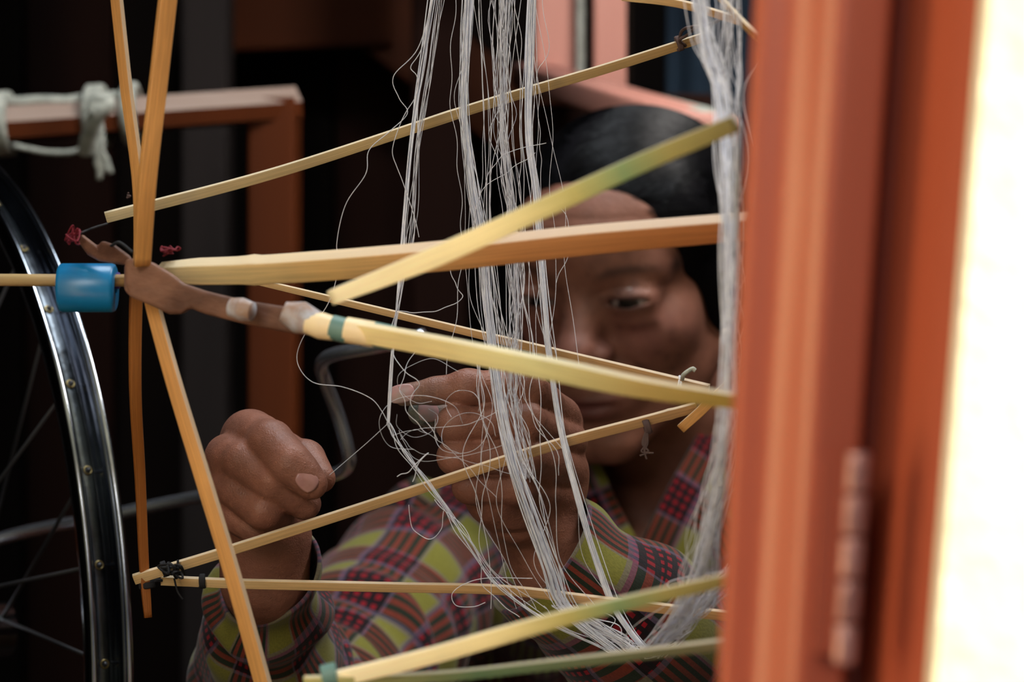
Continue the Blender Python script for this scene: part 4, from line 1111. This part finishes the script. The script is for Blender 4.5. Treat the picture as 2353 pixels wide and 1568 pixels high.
def sleeve(pts, radii, name, seed, cuff=None, n=150, k=120, fold=.004, flip=1):
    r_ = np.random.default_rng(seed)
    path = catmull([P(*p) for p in pts], n); T, Nn, Bb = frames(path, (0, 0, 1) if seed != 3 else (1, 0, 0))
    rad = np.interp(np.linspace(0, 1, n), np.linspace(0, 1, len(radii)), radii)
    s = np.concatenate([[0], np.cumsum(np.linalg.norm(np.diff(path, axis=0), axis=1))])
    th = np.linspace(0, 2 * math.pi, k, endpoint=False)
    Sg, Tg = np.meshgrid(s, th, indexing='ij')
    disp = np.zeros_like(Sg)
    for _ in range(6):
        m_ = r_.integers(1, 5); fr = r_.uniform(60, 190); disp += fold / 2.6 * np.sin(fr * Sg + m_ * Tg + r_.uniform(0, 6)) * (.5 + .5 * np.sin(m_ * Tg * .5 + r_.uniform(0, 6)) ** 2)
    disp *= np.clip((Sg) / .02, .15, 1)
    R_ = rad[:, None] + disp
    V = path[:, None] + R_[..., None] * (np.cos(Tg)[..., None] * Nn[:, None] + np.sin(Tg)[..., None] * Bb[:, None])
    if cuff is not None:                                     # tilt the opening
        cv = np.array(cuff, float); fall = np.clip(1 - Sg / .06, 0, 1) ** 1.5
        side = np.cos(Tg)[..., None] * Nn[:, None] + np.sin(Tg)[..., None] * Bb[:, None]
        V = V - T[0] * ((side @ cv) * fall)[..., None]
    F = []
    V = V.reshape(-1, 3)
    k2 = k
    for i in range(n - 1):
        for j in range(k2):
            a = i * k + j; b = i * k + (j + 1) % k
            F.append((a, b, b + k, a + k))
    circum = 2 * math.pi * float(np.mean(rad)); circum = round(circum / .040) * .040
    me = mesh_from(V, F)
    # per-loop uv so that the seam does not smear
    ul = me.uv_layers.new(name='UVMap'); uvs = np.zeros((len(me.loops), 2), np.float32)
    c0 = 0
    for i in range(n - 1):
        for j in range(k):
            uvs[c0:c0 + 4] = [(j / k * circum, s[i]), ((j + 1) / k * circum, s[i]), ((j + 1) / k * circum, s[i + 1]), (j / k * circum, s[i + 1])]; c0 += 4
    ul.data.foreach_set('uv', uvs.ravel())
    o = link(name, me, M_PLAID, shirt); md = o.modifiers.new('t', 'SOLIDIFY'); md.thickness = .0016; return o
sleeve([(1242, 1272, 1.034), (1370, 1372, 1.045), (1500, 1480, 1.08), (1690, 1640, 1.24), (1880, 1500, 1.42), (2120, 1330, 1.54)], [.0300, .033, .037, .043, .055, .058, .055], 'sleeve', 1, fold=.0026)
sleeve([(618, 1325, 1.04), (616, 1420, 1.08), (625, 1560, 1.15), (700, 1650, 1.27), (830, 1500, 1.38), (930, 1380, 1.45), (1030, 1300, 1.51)], [.0215, .027, .036, .046, .052, .052, .052], 'sleeve', 3, fold=.0045, cuff=(.017, .0, .004))

# collar bands on either side of the V
def collar(pts, wid, name='collar'):
    path = catmull([P(*p) for p in pts], 40)
    T, Nn, Bb = frames(path, (0, -1, 0))
    V, F, uv = sweep(path, rrect(.0018, wid, .001, 3), up=(0, -1, 0))
    mb = MB(); s = np.linalg.norm(path[-1] - path[0]); uv = uv * [s, 1.0]; k = len(rrect(.0018, wid, .001, 3))
    prof = np.array(rrect(.0018, wid, .001, 3)); uv[:, 1] = np.tile(prof[:, 1], len(path)) + .026
    mb.add(V, F, uv); return mb.build(name, M_PLAID, shirt)
collar([(1690, 965, 1.545), (1640, 1060, 1.508), (1575, 1180, 1.482), (1520, 1300, 1.475), (1488, 1400, 1.472)], .017)
collar([(1318, 1010, 1.56), (1345, 1075, 1.51), (1385, 1170, 1.485), (1440, 1280, 1.475), (1480, 1380, 1.472)], .010)

# sarong and stool, below the picture
def f_sar(p):
    c0 = A(1590, 0, 1.63)
    d = ell(p, (c0[0], 1.62, .43), (.19, .15, .13))
    for s in (-1, 1):
        d = smin(d, cone(p, (c0[0] + s * .09, 1.60, .42), (c0[0] + s * .15, 1.24, .40), .10, .075), .06)
        d = smin(d, cone(p, (c0[0] + s * .15, 1.24, .40), (c0[0] + s * .12, 1.32, .13), .072, .062), .05)
    return d
V_, F_ = surface(f_sar, (-.2, 1.1, .0), (.60, 1.85, .62), .010); me, V = np_mesh([(V_, F_)]); link('sarong', me, M_SARONG, WO)
sx = float(A(1590, 0, 1.63)[0])
stl = empty('wooden_stool', (sx, 1.64, 0), 'low wooden stool the plaid-shirted woman sits on, below the frame', 'stool')
box('seat', (sx, 1.64, .285), (.17, .14, .015), M_LOOM, stl, .004)
for i in (-1, 1):
    for j in (-1, 1): box('leg', (sx + i * .14, 1.64 + j * .11, .135), (.016, .016, .135), M_LOOM, stl, .003)
